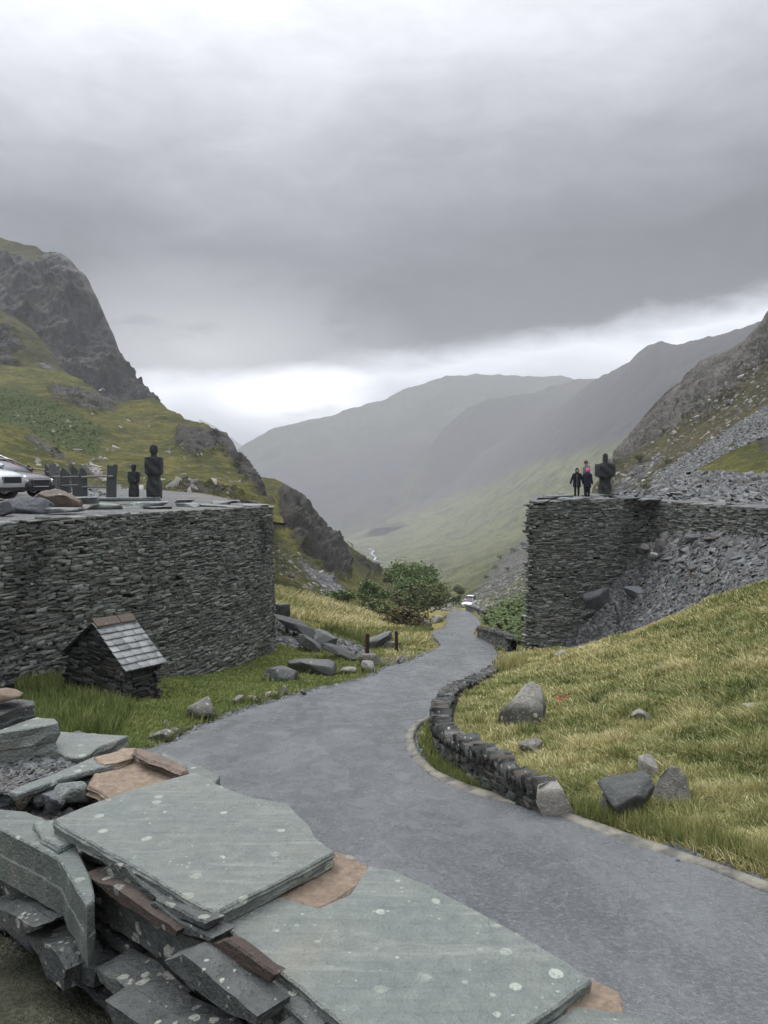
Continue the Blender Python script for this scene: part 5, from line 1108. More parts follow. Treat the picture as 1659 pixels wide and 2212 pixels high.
for i, (x, y, w_, h_, m_) in enumerate([(560, 770, .17, .06, GREYB), (600, 880, .13, .07, SLABM), (430, 940, .10, .06, GREYB), (415, 820, .05, .05, GREYB), (350, 900, .06, .05, SLABM), (790, 780, .10, .07, RUSTM), (300, 880, .06, .05, GREYB), (200, 900, .09, .06, BROWNB), (120, 880, .1, .05, GREYB), (780, 620, .12, .03, RUSTM)]):
    p = onz(*k6(x, y), -1.0); rock('stone', p, (w_, w_ * .7, h_), 230 + i, m_, ['long dark stone in the hollow under the thin slab', 'greenish stone nearest the big slab in the hollow', 'dark pointed stone at the left of the hollow', 'small upright stone in the hollow', 'small greenish stone left of the pointed one', 'brown stone under the edge of the orange slab',
      'small grey stone deep in the hollow', 'brown stone at the left end of the hollow', 'flat grey stone at the leftmost end of the hollow', 'thin brown stone tucked under the orange slab'][i], 'stone', 'stones in the parapet hollow', sub=3, rot=(.2, .1, i))
# the wall face below the slabs, stone by stone
def facept(px, py, c):
    d = at(px, py, 1.0); t = c / (.69 * d.x + .725 * d.y); return d * t
def face(poly, c, thick, seed, mat, label):
    return slab('wall_stone', K8(poly), c, thick, seed, mat, label, 'stone', 'stones of the parapet face', proj_=facept, rough=.005, layers=2)
def slab_dir(): pass
FS = [
    ([(430, 790), (500, 750), (560, 765), (600, 820), (700, 905), (650, 945), (720, 1010), (880, 1105), (950, 1150), (1010, 1310), (960, 1345), (860, 1320), (760, 1230), (620, 1120), (490, 1045), (455, 940), (425, 850)], .885, .07, SLABD, 'big pale lichen-spotted slab leaning below the large capping slab'),
    ([(690, 905), (920, 1020), (912, 1050), (800, 1005), (690, 940)], .875, .05, SLABD, 'thin upper slate of the pair under the joint of the capping slabs'),
    ([(635, 940), (690, 925), (800, 1010), (950, 1085), (930, 1110), (760, 1050), (640, 985)], .872, .06, SLABD, 'thin lower slate of the pair under the joint of the capping slabs'),
    ([(500, 750), (640, 800), (930, 985), (920, 1015), (690, 900), (560, 800)], .93, .08, DKBR, 'brown earthy stone right under the large capping slab'),
    ([(870, 1110), (960, 1085), (1060, 1150), (1300, 1340), (1290, 1390), (1150, 1330), (1000, 1240), (900, 1160)], .895, .08, SLABD, 'dark slab below the joint, running down to the right'),
    ([(930, 1110), (1000, 1090), (1090, 1150), (1230, 1250), (1200, 1290), (1060, 1210), (950, 1180)], .875, .03, DKBR, 'rusty brown stone below the joint of the capping slabs'),
    ([(270, 1000), (330, 1010), (420, 1060), (470, 1150), (460, 1250), (380, 1190), (340, 1100)], .88, .1, SLABD, 'dark pointed slate left of the big leaning slab'),
    ([(20, 900), (110, 890), (330, 990), (350, 1165), (100, 1175), (40, 1060)], .885, .12, MOSSM, 'pale layered block at the left edge of the parapet face'),
    ([(60, 880), (190, 890), (330, 970), (300, 985), (190, 985), (80, 960)], .865, .1, SLABD, 'flat grey stone with white lichen dots above the pale block'),
    ([(-80, 700), (0, 735), (200, 850), (200, 890), (90, 885), (-80, 860)], .89, .1, SLABD, 'dark smooth slab under the left edge slab'),
    ([(350, 740), (330, 700), (450, 720), (490, 745), (470, 765), (400, 755)], .93, .06, SLABD, 'small flat slates stacked beneath the corner of the large slab'),
    ([(470, 1190), (600, 1210), (700, 1300), (720, 1400), (640, 1400), (560, 1290), (480, 1260)], .87, .1, SLABD, 'dark stone with a pale lichen cap under the leaning slab'),
    ([(490, 1270), (600, 1270), (700, 1370), (760, 1480), (540, 1480)], .855, .1, SLABD, 'lower lichen-blotched stone at the foot of the parapet face'),
    ([(590, 1130), (700, 1180), (860, 1320), (830, 1350), (700, 1270), (620, 1200)], .895, .1, SLABD, 'narrow dark stone with round lichens under the leaning slab'),
    ([(690, 1240), (860, 1340), (1000, 1400), (1150, 1500), (900, 1560), (760, 1440)], .86, .12, SLABD, 'wide stone covered with ring-shaped lichens near the bottom edge'),
    ([(1000, 1230), (1290, 1400), (1400, 1500), (1200, 1520), (1050, 1380)], .88, .1, SLABD, 'lichen-spotted slab at the bottom edge under the largest capping slab'),
    ([(1290, 1420), (1335, 1405), (1400, 1480), (1450, 1560), (1330, 1560)], .90, .1, SLABD, 'dark narrow stone at the bottom edge under the largest capping slab'),
    ([(330, 1060), (430, 1000), (480, 1080), (600, 1150), (590, 1230), (470, 1190)], .92, .1, HUTM, 'dark recessed stone between the pale block and the leaning slab'),
]
for i, (poly, c, th, m_, lab) in enumerate(FS): face(poly, c, th, 260 + i, m_, lab)
# ---------------------------------------------------------------- cars
def paint(name, c, metal=.5, rough=.28):
    m = NM(name, rough, .5); m.col(c); m.b.inputs['Metallic'].default_value = metal; m.b.inputs['Coat Weight'].default_value = .6; m.b.inputs['Coat Roughness'].default_value = .08; return m.m
GLASS = paint('car_glass', (.015, .018, .02), 0, .06); TYRE = NM('tyre', .85, .2).col((.012, .012, .013)).m; ALLOY = paint('alloy', (.42, .43, .45), .9, .3); TRIM = NM('black_trim', .6, .4).col((.015, .015, .017)).m
LAMP = paint('lamp_glass', (.55, .58, .62), .1, .12); CHROME = paint('chrome', (.7, .7, .72), 1, .15)
def section(w_, zb, zt, n=16, p=3.2):
    out = []; zc = (zb + zt) / 2; h = (zt - zb) / 2
    for i in range(n):
        a = 2 * math.pi * (i + .5) / n; ca, sa = math.cos(a), math.sin(a); k = (abs(ca) ** p + abs(sa) ** p) ** (-1 / p); out.append((w_ * ca * k, zc + h * sa * k))
    return out
def loft_x(st, n=16, p=3.2):
    mb = MB(); V = []; 
    for x, zb, zt, w_ in st: V += [(x, y, z) for y, z in section(w_, zb, zt, n, p)]
    F = [(k * n + i, k * n + (i + 1) % n, (k + 1) * n + (i + 1) % n, (k + 1) * n + i) for k in range(len(st) - 1) for i in range(n)]
    F += [tuple(range(n))[::-1], tuple((len(st) - 1) * n + i for i in range(n))]; return mb.add(V, F)
def car(loc, rz, col, label, bonnet=1.0, roof=1.65, trim=True, L=2.3, wheel_r=.36, group='parked cars', sc_=1):
    r_ = empty('parked_car', loc, label, 'car', group, rz); P_ = paint('paint_' + str(int(rng.integers(1e6))), col)
    b = bonnet
    body = [(L, .34, b - .42, .55), (L - .04, .26, b - .28, .76), (L - .14, .22, b - .17, .86), (L - .38, .2, b - .08, .92), (L - .9, .2, b + .0, .94), (L - 1.25, .2, b + .04, .94), (.2, .2, b + .02, .94), (-1.4, .22, b + .04, .94), (-2.0, .28, b + .0, .9), (-2.22, .34, b - .1, .8), (-2.28, .45, b - .3, .6)]
    loft_x(body, 20, 3.6).build('body', P_, r_, smooth=True)
    cab = [(L - 1.02, b - .06, b + .03, .80), (L - 1.5, b - .06, b + .30, .74), (L - 1.95, b - .06, roof - .08, .67), (.0, b - .06, roof, .64), (-1.3, b - .06, roof - .04, .63), (-1.8, b - .06, roof - .25, .62), (-2.1, b - .06, b + .02, .66)]
    loft_x(cab, 16, 3.4).build('windows', GLASS, r_, smooth=True)
    rf = [(L - 1.9, roof - .10, roof - .06, .60), (L - 2.1, roof - .06, roof + .0, .62), (0, roof - .04, roof + .025, .61), (-1.3, roof - .08, roof - .015, .60), (-1.7, roof - .2, roof - .14, .56)]
    loft_x(rf, 14, 3).build('roof', P_, r_, smooth=True)
    for s in (-1, 1):
        MB().tube([(L - 1.04, s * .80, b + .03), (L - 1.5, s * .735, b + .30), (L - 1.95, s * .655, roof - .07), (0, s * .64, roof - .02), (-1.4, s * .63, roof - .08), (-2.08, s * .64, b + .04)], .035, 6).build('pillar', ALLOY if trim else P_, r_, smooth=True)
        mb = MB(); mb.add([(L - .06, s * .60, b - .30), (L - .15, s * .82, b - .30), (L - .60, s * .938, b - .16), (L - .52, s * .93, b - .28), (L - .16, s * .845, b - .40), (L - .045, s * .62, b - .40)], [(0, 1, 2, 3, 4, 5)])
        mb2 = MB(); V = [Vector((x, y, z)) for x, y, z in mb.V]; V2 = [v + Vector((.035, s * .028, .01)) for v in V]; mb2.add([v - Vector((.08, s * .06, 0)) for v in V] + V2, [(0, 1, 2, 3, 4, 5), (6, 7, 8, 9, 10, 11)] + [(i, (i + 1) % 6, 6 + (i + 1) % 6, 6 + i) for i in range(6)])
        mb2.build('headlight', LAMP, r_, bevel=.008)
        mb = MB(); mb.box((L - .10, s * .70, b - .60), (.14, .30, .14), Matrix.Rotation(-s * .35, 4, 'Z')); mb.build('air_intake', TRIM, r_, bevel=.01)
        mb = MB(); mb.box((L - 1.28, s * 1.02, b + .12), (.14, .2, .13)); mb.build('door_mirror', P_, r_, bevel=.03, smooth=True)
        for wx in (L - .92, -1.45):
            M_ = Matrix.Translation((wx, s * .84, wheel_r)) @ Matrix.Rotation(R(90), 4, 'X')
            ar = MB(); ar.lathe([(wheel_r + .075, -.11), (wheel_r + .075, .11)], 26); ar.V = [tuple(M_ @ Vector(v)) for v in ar.V]; ar.build('wheel_arch', TRIM, r_)
            ty = MB(); ty.lathe([(wheel_r * .66, -.125), (wheel_r * .96, -.125), (wheel_r, -.09), (wheel_r, .09), (wheel_r * .96, .125), (wheel_r * .66, .125)], 28); ty.V = [tuple(M_ @ Vector(v)) for v in ty.V]; w0 = ty.build('wheel', TYRE, r_, smooth=False)
            ri = MB()
            for k in range(5):
                a = k * 2 * math.pi / 5; ri.box((math.cos(a) * wheel_r * .34, math.sin(a) * wheel_r * .34, -s * -.0), (wheel_r * .6, .07, .27), Matrix.Rotation(a, 4, 'Z'))
            ri.lathe([(.06, -.135), (.07, .135)], 12); ri.V = [tuple(M_ @ Vector(v)) for v in ri.V]; ri.build('rim', ALLOY, w0)
            rg = MB(); n = 28
            for k in range(n):
                a = 2 * math.pi * k / n
                for rr, zz in ((wheel_r * .68, -.13), (wheel_r * .68, .13), (wheel_r * .60, .13), (wheel_r * .60, -.13)): rg.V.append(tuple(M_ @ Vector((rr * math.cos(a), rr * math.sin(a), zz))))
            for k in range(n):
                for q in range(4): rg.F.append((k * 4 + q, k * 4 + (q + 1) % 4, (k + 1) % n * 4 + (q + 1) % 4, (k + 1) % n * 4 + q))
            rg.build('rim', ALLOY, w0)
    mb = MB(); mb.box((L - .02, 0, b - .42), (.07, .92, .24)); mb.build('grille', TRIM, r_, bevel=.02)
    MB().tube([(L + .03, -.47, b - .3), (L + .03, .47, b - .3), (L + .02, .42, b - .56), (L + .02, -.42, b - .56), (L + .03, -.47, b - .3)], .014, 6).build('grille_frame', CHROME, r_)
    mb = MB(); mb.box((L - .06, 0, .31), (.12, 1.3, .16)); mb.build('bumper', TRIM, r_, bevel=.03)
    return r_
def carpos(px_front, Y, z, rz, L=2.3):
    p = at(px_front, 1060, Y); return Vector((p.x - L * math.cos(rz), p.y - L * math.sin(rz), z))
car(carpos(27, 27.4, -.72, R(-14)), R(-14), (.50, .53, .56), 'silver off-road car cut off by the left edge, nearest of the parked cars', bonnet=1.02, roof=1.68)
car(carpos(88, 30.5, -.74, R(-16), 2.2), R(-16), (.055, .05, .055), 'dark grey car with clear headlight behind the silver one', bonnet=.93, roof=1.5, trim=False, L=2.2, wheel_r=.33)
car(carpos(52, 34.5, -.62, R(-16)), R(-16), (.42, .035, .03), 'red car of which only the bonnet shows between the dark and blue cars', bonnet=1.03, roof=1.55, trim=False)
car(carpos(50, 38.5, -.42, R(-14)), R(-14), (.015, .05, .22), 'blue car farthest back in the row of parked cars', bonnet=1.05, roof=1.6)
# white vehicle far down the road
q = on_road(1004, 1314); vloc = Vector((q.x + .9, q.y + 1.2, q.z))
v = car(vloc, R(-112), (.78, .79, .80), 'small white vehicle with red and blue striped bonnet parked at the farthest bend', bonnet=1.1, roof=1.95, L=1.9, wheel_r=.33, group='vehicle on the road')
for k, (c_, nm) in enumerate([((.55, .05, .06), 'red_stripe'), ((.08, .09, .3), 'blue_stripe'), ((.55, .05, .06), 'red_stripe')]):
    mb = MB(); mb.box((.66 + .2 * k, 0, 1.20 + .0 * k), (.09, 1.5, .03)); mb.build(nm, NM(nm, .5).col(c_).m, v)
# excavator on the crag ledge
h = hit(216, 846, ('crag', 'left_hill'))
if h is not None:
    ex = empty('excavator', h, 'tiny white digger parked on the quarry ledge under the crag', 'excavator'); wm = paint('digger_paint', (.72, .72, .7), 0, .5)
    mb = MB(); mb.box((0, -.9, .4), (3.6, .5, .7)); mb.box((0, .9, .4), (3.6, .5, .7)); mb.build('tracks', TRIM, ex, bevel=.15)
    mb = MB(); mb.box((-.5, 0, 1.2), (3.0, 2.2, .9)); mb.build('body', wm, ex, bevel=.1); mb = MB(); mb.box((.5, .5, 2.1), (1.2, 1.0, 1.2)); mb.build('cab', wm, ex, bevel=.1)
    MB().tube([(1, -.3, 1.4), (3.2, -.3, 3.6), (4.6, -.3, 2.6), (4.8, -.3, .8)], [.3, .28, .22, .18], 6).build('arm', wm, ex)
    mb = MB(); mb.box((4.8, -.3, .5), (.8, .9, .7)); mb.build('bucket', TRIM, ex, bevel=.08); ex.scale = (.42,) * 3
# ---------------------------------------------------------------- people
def fab(name, c, rough=.8): m = NM(name, rough, .2); m.col(m.mix(m.noise(30, 3), c, tuple(q * .6 for q in c))); return m.m
SKIN = NM('skin', .55, .3).col((.42, .22, .16)).m
def skinned(name, joints, edges, mat, parent, sub=2):
    names = list(joints); me = bpy.data.meshes.new(name); me.from_pydata([joints[k][0] for k in names], [(names.index(a), names.index(b)) for a, b in edges], [])
    ob = bpy.data.objects.new(name, me); C.objects.link(ob); md = ob.modifiers.new('Skin', 'SKIN')
    if not me.skin_vertices: me.skin_vertices.new() if hasattr(me.skin_vertices, 'new') else None
    if not me.skin_vertices:
        bpy.context.view_layer.objects.active = ob; ob.select_set(True); bpy.ops.mesh.customdata_skin_add(); ob.select_set(False)
    for k, v in zip(names, me.skin_vertices[0].data): v.radius = (joints[k][1],) * 2; v.use_root = (k == 'pelvis' or k == names[0])
    md.use_smooth_shade = True; sb = ob.modifiers.new('Sub', 'SUBSURF'); sb.levels = sub; sb.render_levels = sub
    dg = bpy.context.evaluated_depsgraph_get(); m2 = bpy.data.meshes.new_from_object(ob.evaluated_get(dg)); ob.modifiers.clear(); ob.data = m2; m2.materials.clear(); m2.materials.append(mat); ob.parent = parent; return ob
def person(loc, H, rz, label, coat, coat_len, trousers, hood=None, hair=None, shoes=(.05, .02, .025), arm=.12, hoodup=True, stripe=None, head_pitch=.2, fat=1.0, hood_mat=None):
    r_ = empty('person', loc, label, 'person', 'people on the right wall', rz); s = H
    J = {'pelvis': ((0, 0, .52 * s), .075 * s * fat), 'waist': ((0, 0, .60 * s), .068 * s * fat), 'chest': ((0, 0, .72 * s), .082 * s * fat), 'neck0': ((0, 0, .81 * s), .05 * s), 'neck': ((.005 * s, 0, .85 * s), .030 * s), 'head0': ((.012 * s, 0, .885 * s), .040 * s), 'head1': ((.012 * s, 0, .93 * s), .052 * s), 'head2': ((.006 * s, 0, .965 * s), .044 * s)}
    E = [('pelvis', 'waist'), ('waist', 'chest'), ('chest', 'neck0'), ('neck0', 'neck'), ('neck', 'head0'), ('head0', 'head1'), ('head1', 'head2')]
    for q, sd in (('l', 1), ('r', -1)):
        J.update({q + 'sh': ((0, sd * .105 * s, .79 * s), .036 * s), q + 'el': ((0, sd * (.135 + arm * .15) * s, .62 * s), .027 * s), q + 'wr': ((.03 * s, sd * (.15 + arm * .3) * s, .475 * s), .017 * s), q + 'pa': ((.035 * s, sd * (.15 + arm * .32) * s, .445 * s), .016 * s),
                  q + 'hip': ((0, sd * .05 * s, .49 * s), .052 * s), q + 'kn': ((.01 * s, sd * .055 * s, .275 * s), .034 * s), q + 'an': ((-.005 * s, sd * .055 * s, .05 * s), .021 * s), q + 'to': ((.07 * s, sd * .06 * s, .018 * s), .016 * s)})
        E += [('neck0', q + 'sh'), (q + 'sh', q + 'el'), (q + 'el', q + 'wr'), (q + 'wr', q + 'pa'), ('pelvis', q + 'hip'), (q + 'hip', q + 'kn'), (q + 'kn', q + 'an'), (q + 'an', q + 'to')]
        for f in range(5):
            bx, by, bz = J[q + 'pa'][0]; ln = (.040, .048, .052, .047, .036)[f] * s; o_ = (f - 2) * .008 * s
            if f == 0: a = (bx + .018 * s, by, bz + .012 * s); b = (bx + .028 * s, by, bz - .008 * s)
            else: a = (bx + o_, by + sd * .002, bz - ln * .5); b = (bx + o_ + .004 * s, by - sd * .004 * s, bz - ln)
            J[f'{q}f{f}a'] = (a, .0055 * s); J[f'{q}f{f}b'] = (b, .0045 * s); E += [(q + 'pa', f'{q}f{f}a'), (f'{q}f{f}a', f'{q}f{f}b')]
    skinned('body', J, E, SKIN, r_, 1)
    cm_ = fab('coat', coat); top = .83 * s; bot = coat_len * s
    mb = MB(); pr = [(.098 * fat, bot / s), (.094 * fat, bot / s + .03), (.088 * fat, .60), (.094 * fat, .72), (.090, .78), (.066, .82), (.050, .85), (.046, .87)]
    mb.lathe([(a * s, z * s) for a, z in pr], 18, sx=.85, sy=1.25); co = mb.build('coat', cm_, r_, smooth=True)
    for q, sd in (('l', 1), ('r', -1)):
        a, b, c_ = [Vector(J[q + k][0]) for k in ('sh', 'el', 'wr')]
        MB().tube([a + Vector((0, -sd * .06 * s, .022 * s)), a + Vector((0, -sd * .02 * s, .006 * s)), a + Vector((0, sd * .006 * s, -.012 * s)), (a + b) / 2, b, (b + c_) / 2, c_], [.040 * s, .050 * s, .052 * s, .044 * s, .038 * s, .034 * s, .029 * s], 10).build('sleeve', cm_, co, smooth=True)
        a, b, c_ = [Vector(J[q + k][0]) for k in ('hip', 'kn', 'an')]
        MB().tube([a, (a + b) / 2, b, (b + c_) / 2, c_], [.058 * s, .050 * s, .040 * s, .036 * s, .028 * s], 10).build('trouser_leg', fab('trousers', trousers), r_, smooth=True)
        mb = MB(); x0, y0 = J[q + 'an'][0][:2]; mb.lathe([(.034 * s, -.004), (.036 * s, .02 * s), (.031 * s, .045 * s), (.028 * s, .07 * s)], 10, (x0 + .012 * s, y0, 0)); mb.lathe([(.031 * s, -.004), (.031 * s, .024 * s), (.020 * s, .044 * s)], 10, (x0 + .062 * s, y0 + sd * .004 * s, 0), sx=1.5); mb.build('shoe', fab('shoe', shoes), r_, smooth=True)
    hd = Vector((.012 * s, 0, .93 * s))
    V, F = ICO[3]; V = V.copy() * np.array([.058, .048, .068]) * s
    def headpart(nm, V_, mat): 
        m_ = MB(); m_.V = [tuple(Vector(v) + hd) for v in V_]; m_.F = [tuple(f) for f in F]; return m_.build(nm, mat, r_, smooth=True)
    m_ = MB(); m_.tube([hd + Vector((.046 * s, 0, .008 * s)), hd + Vector((.062 * s, 0, -.012 * s)), hd + Vector((.050 * s, 0, -.018 * s))], [.006 * s, .010 * s, .004 * s], 6).build('nose', SKIN, r_, smooth=True)
    for sd in (-1, 1):
        MB().lathe([(.002 * s, -.006 * s), (.008 * s, -.003 * s), (.008 * s, .003 * s), (.002 * s, .006 * s)], 8, tuple(hd + Vector((.050 * s, sd * .018 * s, .006 * s)))).build('eye', TRIM, r_)
        if not hoodup: MB().lathe([(.004 * s, -.014 * s), (.012 * s, 0), (.004 * s, .014 * s)], 8, tuple(hd + Vector((0, sd * .052 * s, -.002 * s))), sy=.5).build('ear', SKIN, r_, smooth=True)
    m_ = MB(); m_.box(tuple(hd + Vector((.052 * s, 0, -.032 * s))), (.006 * s, .024 * s, .005 * s)); m_.build('mouth', fab('lips', (.25, .08, .07)), r_)
    if hoodup:
        V2 = V * 1.32; front = V2[:, 0] > .028 * s; V2[front, 0] = .028 * s + (V2[front, 0] - .028 * s) * .1; ring = front & (np.hypot(V2[:, 1], V2[:, 2]) < .048 * s); V2[ring, 0] -= .06 * s
        V2[:, 2] += .004 * s; headpart('hood', V2, hood_mat or cm_)
    else:
        V2 = V * np.array([1.06, 1.10, 1.08]); lo = (V2[:, 2] < .018 * s) & (V2[:, 0] > -.015 * s); V2[lo] *= .80; lo2 = V2[:, 2] < -.02 * s; V2[lo2] *= .8; headpart('hair', V2, fab('hair', hair))
        MB().tube([(-.05 * s, -.05 * s, .83 * s), (-.075 * s, 0, .835 * s), (-.05 * s, .05 * s, .83 * s), (.0, .06 * s, .82 * s)], .022 * s, 8).build('folded_hood', fab('dark_hood', (.03, .033, .035)), r_, smooth=True)
    if stripe:
        m_ = MB(); xf = .098 * .85 * s * fat; m_.tube([(.094 * .85 * s * fat + .006, 0, bot), (.088 * .85 * s * fat + .006, 0, .60 * s), (.094 * .85 * s * fat + .006, 0, .72 * s), (.075 * .85 * s + .01, 0, .80 * s)], .006, 5).build('zip', fab('zip', stripe), r_)
    return r_
yz = lambda px, py, Y: at(px, py, Y)
person(at(1246, 1074.5, 36.6), 1.34, R(-105), 'child in a long black hooded coat with a pale zip, left of the others', (.008, .009, .012), .36, (.012, .012, .014), stripe=(.4, .4, .4), arm=.25, fat=1.15)
person(at(1268.5, 1074.5, 36.3), 1.33, R(60), 'child in a dark navy coat with a bright pink hood', (.010, .012, .024), .34, (.01, .01, .014), hood_mat=fab('pink_hood', (.85, .10, .35)), fat=1.15, arm=.05)
person(at(1266, 1073.5, 37.6), 1.74, R(190), 'man with short brown hair in a grey hooded jacket behind the pink-hooded child', (.11, .125, .125), .46, (.02, .02, .024), hair=(.07, .04, .025), hoodup=False, arm=.1)
# ---------------------------------------------------------------- trees
BARK = NM('bark', .9, .2); BARK.col(BARK.mix(BARK.noise(20, 4), (.02, .018, .014), (.07, .062, .05))); BARK = BARK.m
def leaf_mat(name, a, b, c):
    m = NM(name, .7, .25); at_ = m.attr(); se = m.n('ShaderNodeSeparateColor'); m.L.new(at_.outputs['Color'], se.inputs[0]); m.col(m.ramp(se.outputs[0], [(0, a), (.55, b), (1, c)])); 
    m.b.inputs['Transmission Weight'].default_value = 0; return m.m
LEAFG = leaf_mat('leaf_green', (.035, .060, .018), (.085, .135, .036), (.15, .20, .06)); LEAFO = leaf_mat('leaf_olive', (.042, .055, .02), (.10, .12, .04), (.165, .17, .065))
def tree(loc, H, W_, label, nl=5000, mat=None, seed=1, lean=0, ls=.17, trunks=1, cat='tree', name='tree', group='trees by the stream', bare=.3, gapn=.0):
    g = np.random.default_rng(seed); root = empty(name, loc, label, cat, group); mb = MB(); tips = []
    def grow(p, d, L_, r, k):
        n = 4; pts = [p]; 
        for i in range(n):
            d = (d + Vector(g.normal(size=3) * .16) + Vector((0, 0, .05))).normalized(); pts.append(pts[-1] + d * L_ / n)
            if k >= 2: tips.append(pts[-1])
        mb.tube(pts, [r * (1 - .12 * i) for i in range(n + 1)], 6 if k < 2 else 4)
        if k < 3:
            for j in range(int(g.integers(3, 5))):
                f = g.uniform(.45, 1); q = pts[0].lerp(pts[-1], f) if j else pts[-1]; a = g.uniform(0, 6.28); sp = g.uniform(.5, 1.0)
                nd = (d + Vector((math.cos(a), math.sin(a), g.uniform(-.1, .5))) * sp).normalized(); grow(q, nd, L_ * g.uniform(.55, .8), r * .55, k + 1)
    for t_ in range(trunks):
        a = g.uniform(0, 6.28); grow(Vector((g.normal() * .15 * trunks, g.normal() * .1, -.2)) * min(1, H / 7), Vector((lean + math.cos(a) * .25 * (trunks > 1), math.sin(a) * .2, 1)).normalized(), H * (bare + .05), H * .022, 0)
    T = np.array([tuple(t) for t in tips]); mx = T[:, 2].max(); sx = W_ / (np.ptp(T[:, 0]) + 1e-6); 
    S = np.array([min(sx, 5), min(sx, 5), (H * .95) / mx]); mb.V = [tuple(np.array(v) * S) for v in mb.V]; T = T * S
    mb.build('trunk', BARK, root)
    k = g.integers(0, len(T), nl); spread = W_ * .075; P = T[k] + g.normal(size=(nl, 3)) * [spread, spread, spread * .7]
    keepm = fbm(P / (W_ * .16) + seed, 2) > (-.25 + gapn); P = P[keepm]; nl = len(P)
    A = g.normal(size=(nl, 3)); A /= np.linalg.norm(A, axis=1)[:, None]; A[:, 2] *= .5; Bv = np.cross(A, g.normal(size=(nl, 3))); Bv /= np.linalg.norm(Bv, axis=1)[:, None]; s_ = ls * g.uniform(.5, 1.3, nl)[:, None]
    V = np.stack([P - A * s_, P + Bv * s_ * .55, P + A * s_, P - Bv * s_ * .55], 1).reshape(-1, 3); F = np.arange(nl * 4).reshape(nl, 4)
    cl = np.clip(.5 + .9 * fbm(P / (W_ * .13) + seed * 3, 2) + g.normal(size=nl) * .15, 0, 1); K = np.repeat(np.stack([cl, cl, cl, cl * 0 + 1], -1), 4, 0)
    o = mk('crown', V, F, mat or LEAFG, cols=K); o.parent = root; return root
def tpx(px, pyb, pyt, wpx, Y, label, **k):
    p = at(px, pyb, Y); s_ = Y / FPX; return tree(p, (pyb - pyt) * s_, wpx * s_, label, **k)
tpx(905, 1352, 1222, 120, 92, 'tallest spreading green tree on the left side of the road bend', nl=15000, seed=3, lean=-.05, ls=.17, gapn=.12, trunks=2, bare=.35)
tpx(860, 1350, 1250, 110, 90, 'dense dark green tree in the middle of the roadside clump', nl=12000, seed=4, mat=LEAFO, ls=.17, gapn=.1, trunks=2)
tpx(808, 1328, 1248, 66, 84, 'thin open tree at the left end of the roadside clump', nl=3800, seed=5, ls=.15, gapn=.1, bare=.35)
tpx(866, 1336, 1212, 80, 104, 'pale olive tree rising at the back of the clump', nl=6500, seed=6, mat=LEAFO, ls=.2, gapn=.05)
tpx(925, 1336, 1206, 44, 112, 'slim green tree top behind the tallest tree', nl=3500, seed=7, ls=.2)
tpx(838, 1366, 1296, 80, 66, 'bushy undergrowth left of the clump', nl=7000, seed=8, mat=LEAFO, ls=.17, name='bush', cat='bush', bare=.15, trunks=3)
tpx(884, 1386, 1310, 96, 60, 'reddish-green bush in front of the tallest tree', nl=9000, seed=9, mat=leaf_mat('leaf_rust', (.04, .04, .016), (.09, .085, .03), (.15, .10, .045)), ls=.17, name='bush', cat='bush', bare=.15, trunks=3)
tpx(992, 1300, 1262, 26, 150, 'small lone tree beyond the road bend', nl=1300, seed=10, mat=LEAFO, ls=.22, bare=.4)
tpx(986, 1305, 1288, 18, 150, 'round dark bush below the small lone tree', nl=1200, seed=11, ls=.22, name='bush', cat='bush', bare=.1, trunks=3)
tpx(960, 1310, 1280, 26, 150, 'low bush beside the stream left of the lone tree', nl=900, seed=12, mat=LEAFO, ls=.22, name='bush', cat='bush', bare=.2, trunks=3)
tpx(733, 1302, 1276, 60, 92, 'low green bush on the slope left of the clump', nl=3500, seed=13, ls=.17, name='bush', cat='bush', bare=.1, trunks=4, group='bushes')
tpx(1600, 980, 957, 34, 95, 'dark bush at the top of the grassy bank by the scree', nl=1800, seed=14, ls=.14, name='bush', cat='bush', bare=.1, trunks=3, group='bushes')
tpx(1574, 992, 974, 24, 92, 'light green bush left of the dark one by the scree', nl=1200, seed=15, ls=.12, name='bush', cat='bush', bare=.1, trunks=3, group='bushes')
for i, (x, y, s0, lb) in enumerate([(1388, 998, 14, 'dark shrub on the slope below the right crag'), (1440, 1002, 9, 'small shrub on the scree slope right of the darker shrub'), (1398, 1060, 12, 'brown shrub where the scree meets the track'), (1106, 1195, 9, 'highest of the dark shrubs on the valley side'), (1082, 1208, 7, 'dark shrub in the middle of the valley side'),
                             (1070, 1228, 6, 'small dark shrub low on the valley side'), (1128, 1182, 10, 'dark shrub on the valley side close to the right wall'), (1050, 1250, 6, 'lowest shrub on the valley side'), (1098, 1232, 6, 'shrub on the valley side above the pale rocks')]):
    h = hit(x, y, ('right_crag', 'valley_side', 'scree_heap'))
    if h is not None:
        s_ = h.y / FPX; tree(h, s0 * s_ * 1.3, s0 * 1.8 * s_, lb, nl=600, seed=50 + i, ls=1.1 * s_ * 1.2, mat=LEAFO, name='shrub', cat='bush', bare=.1, trunks=3, group='shrubs on the slopes')
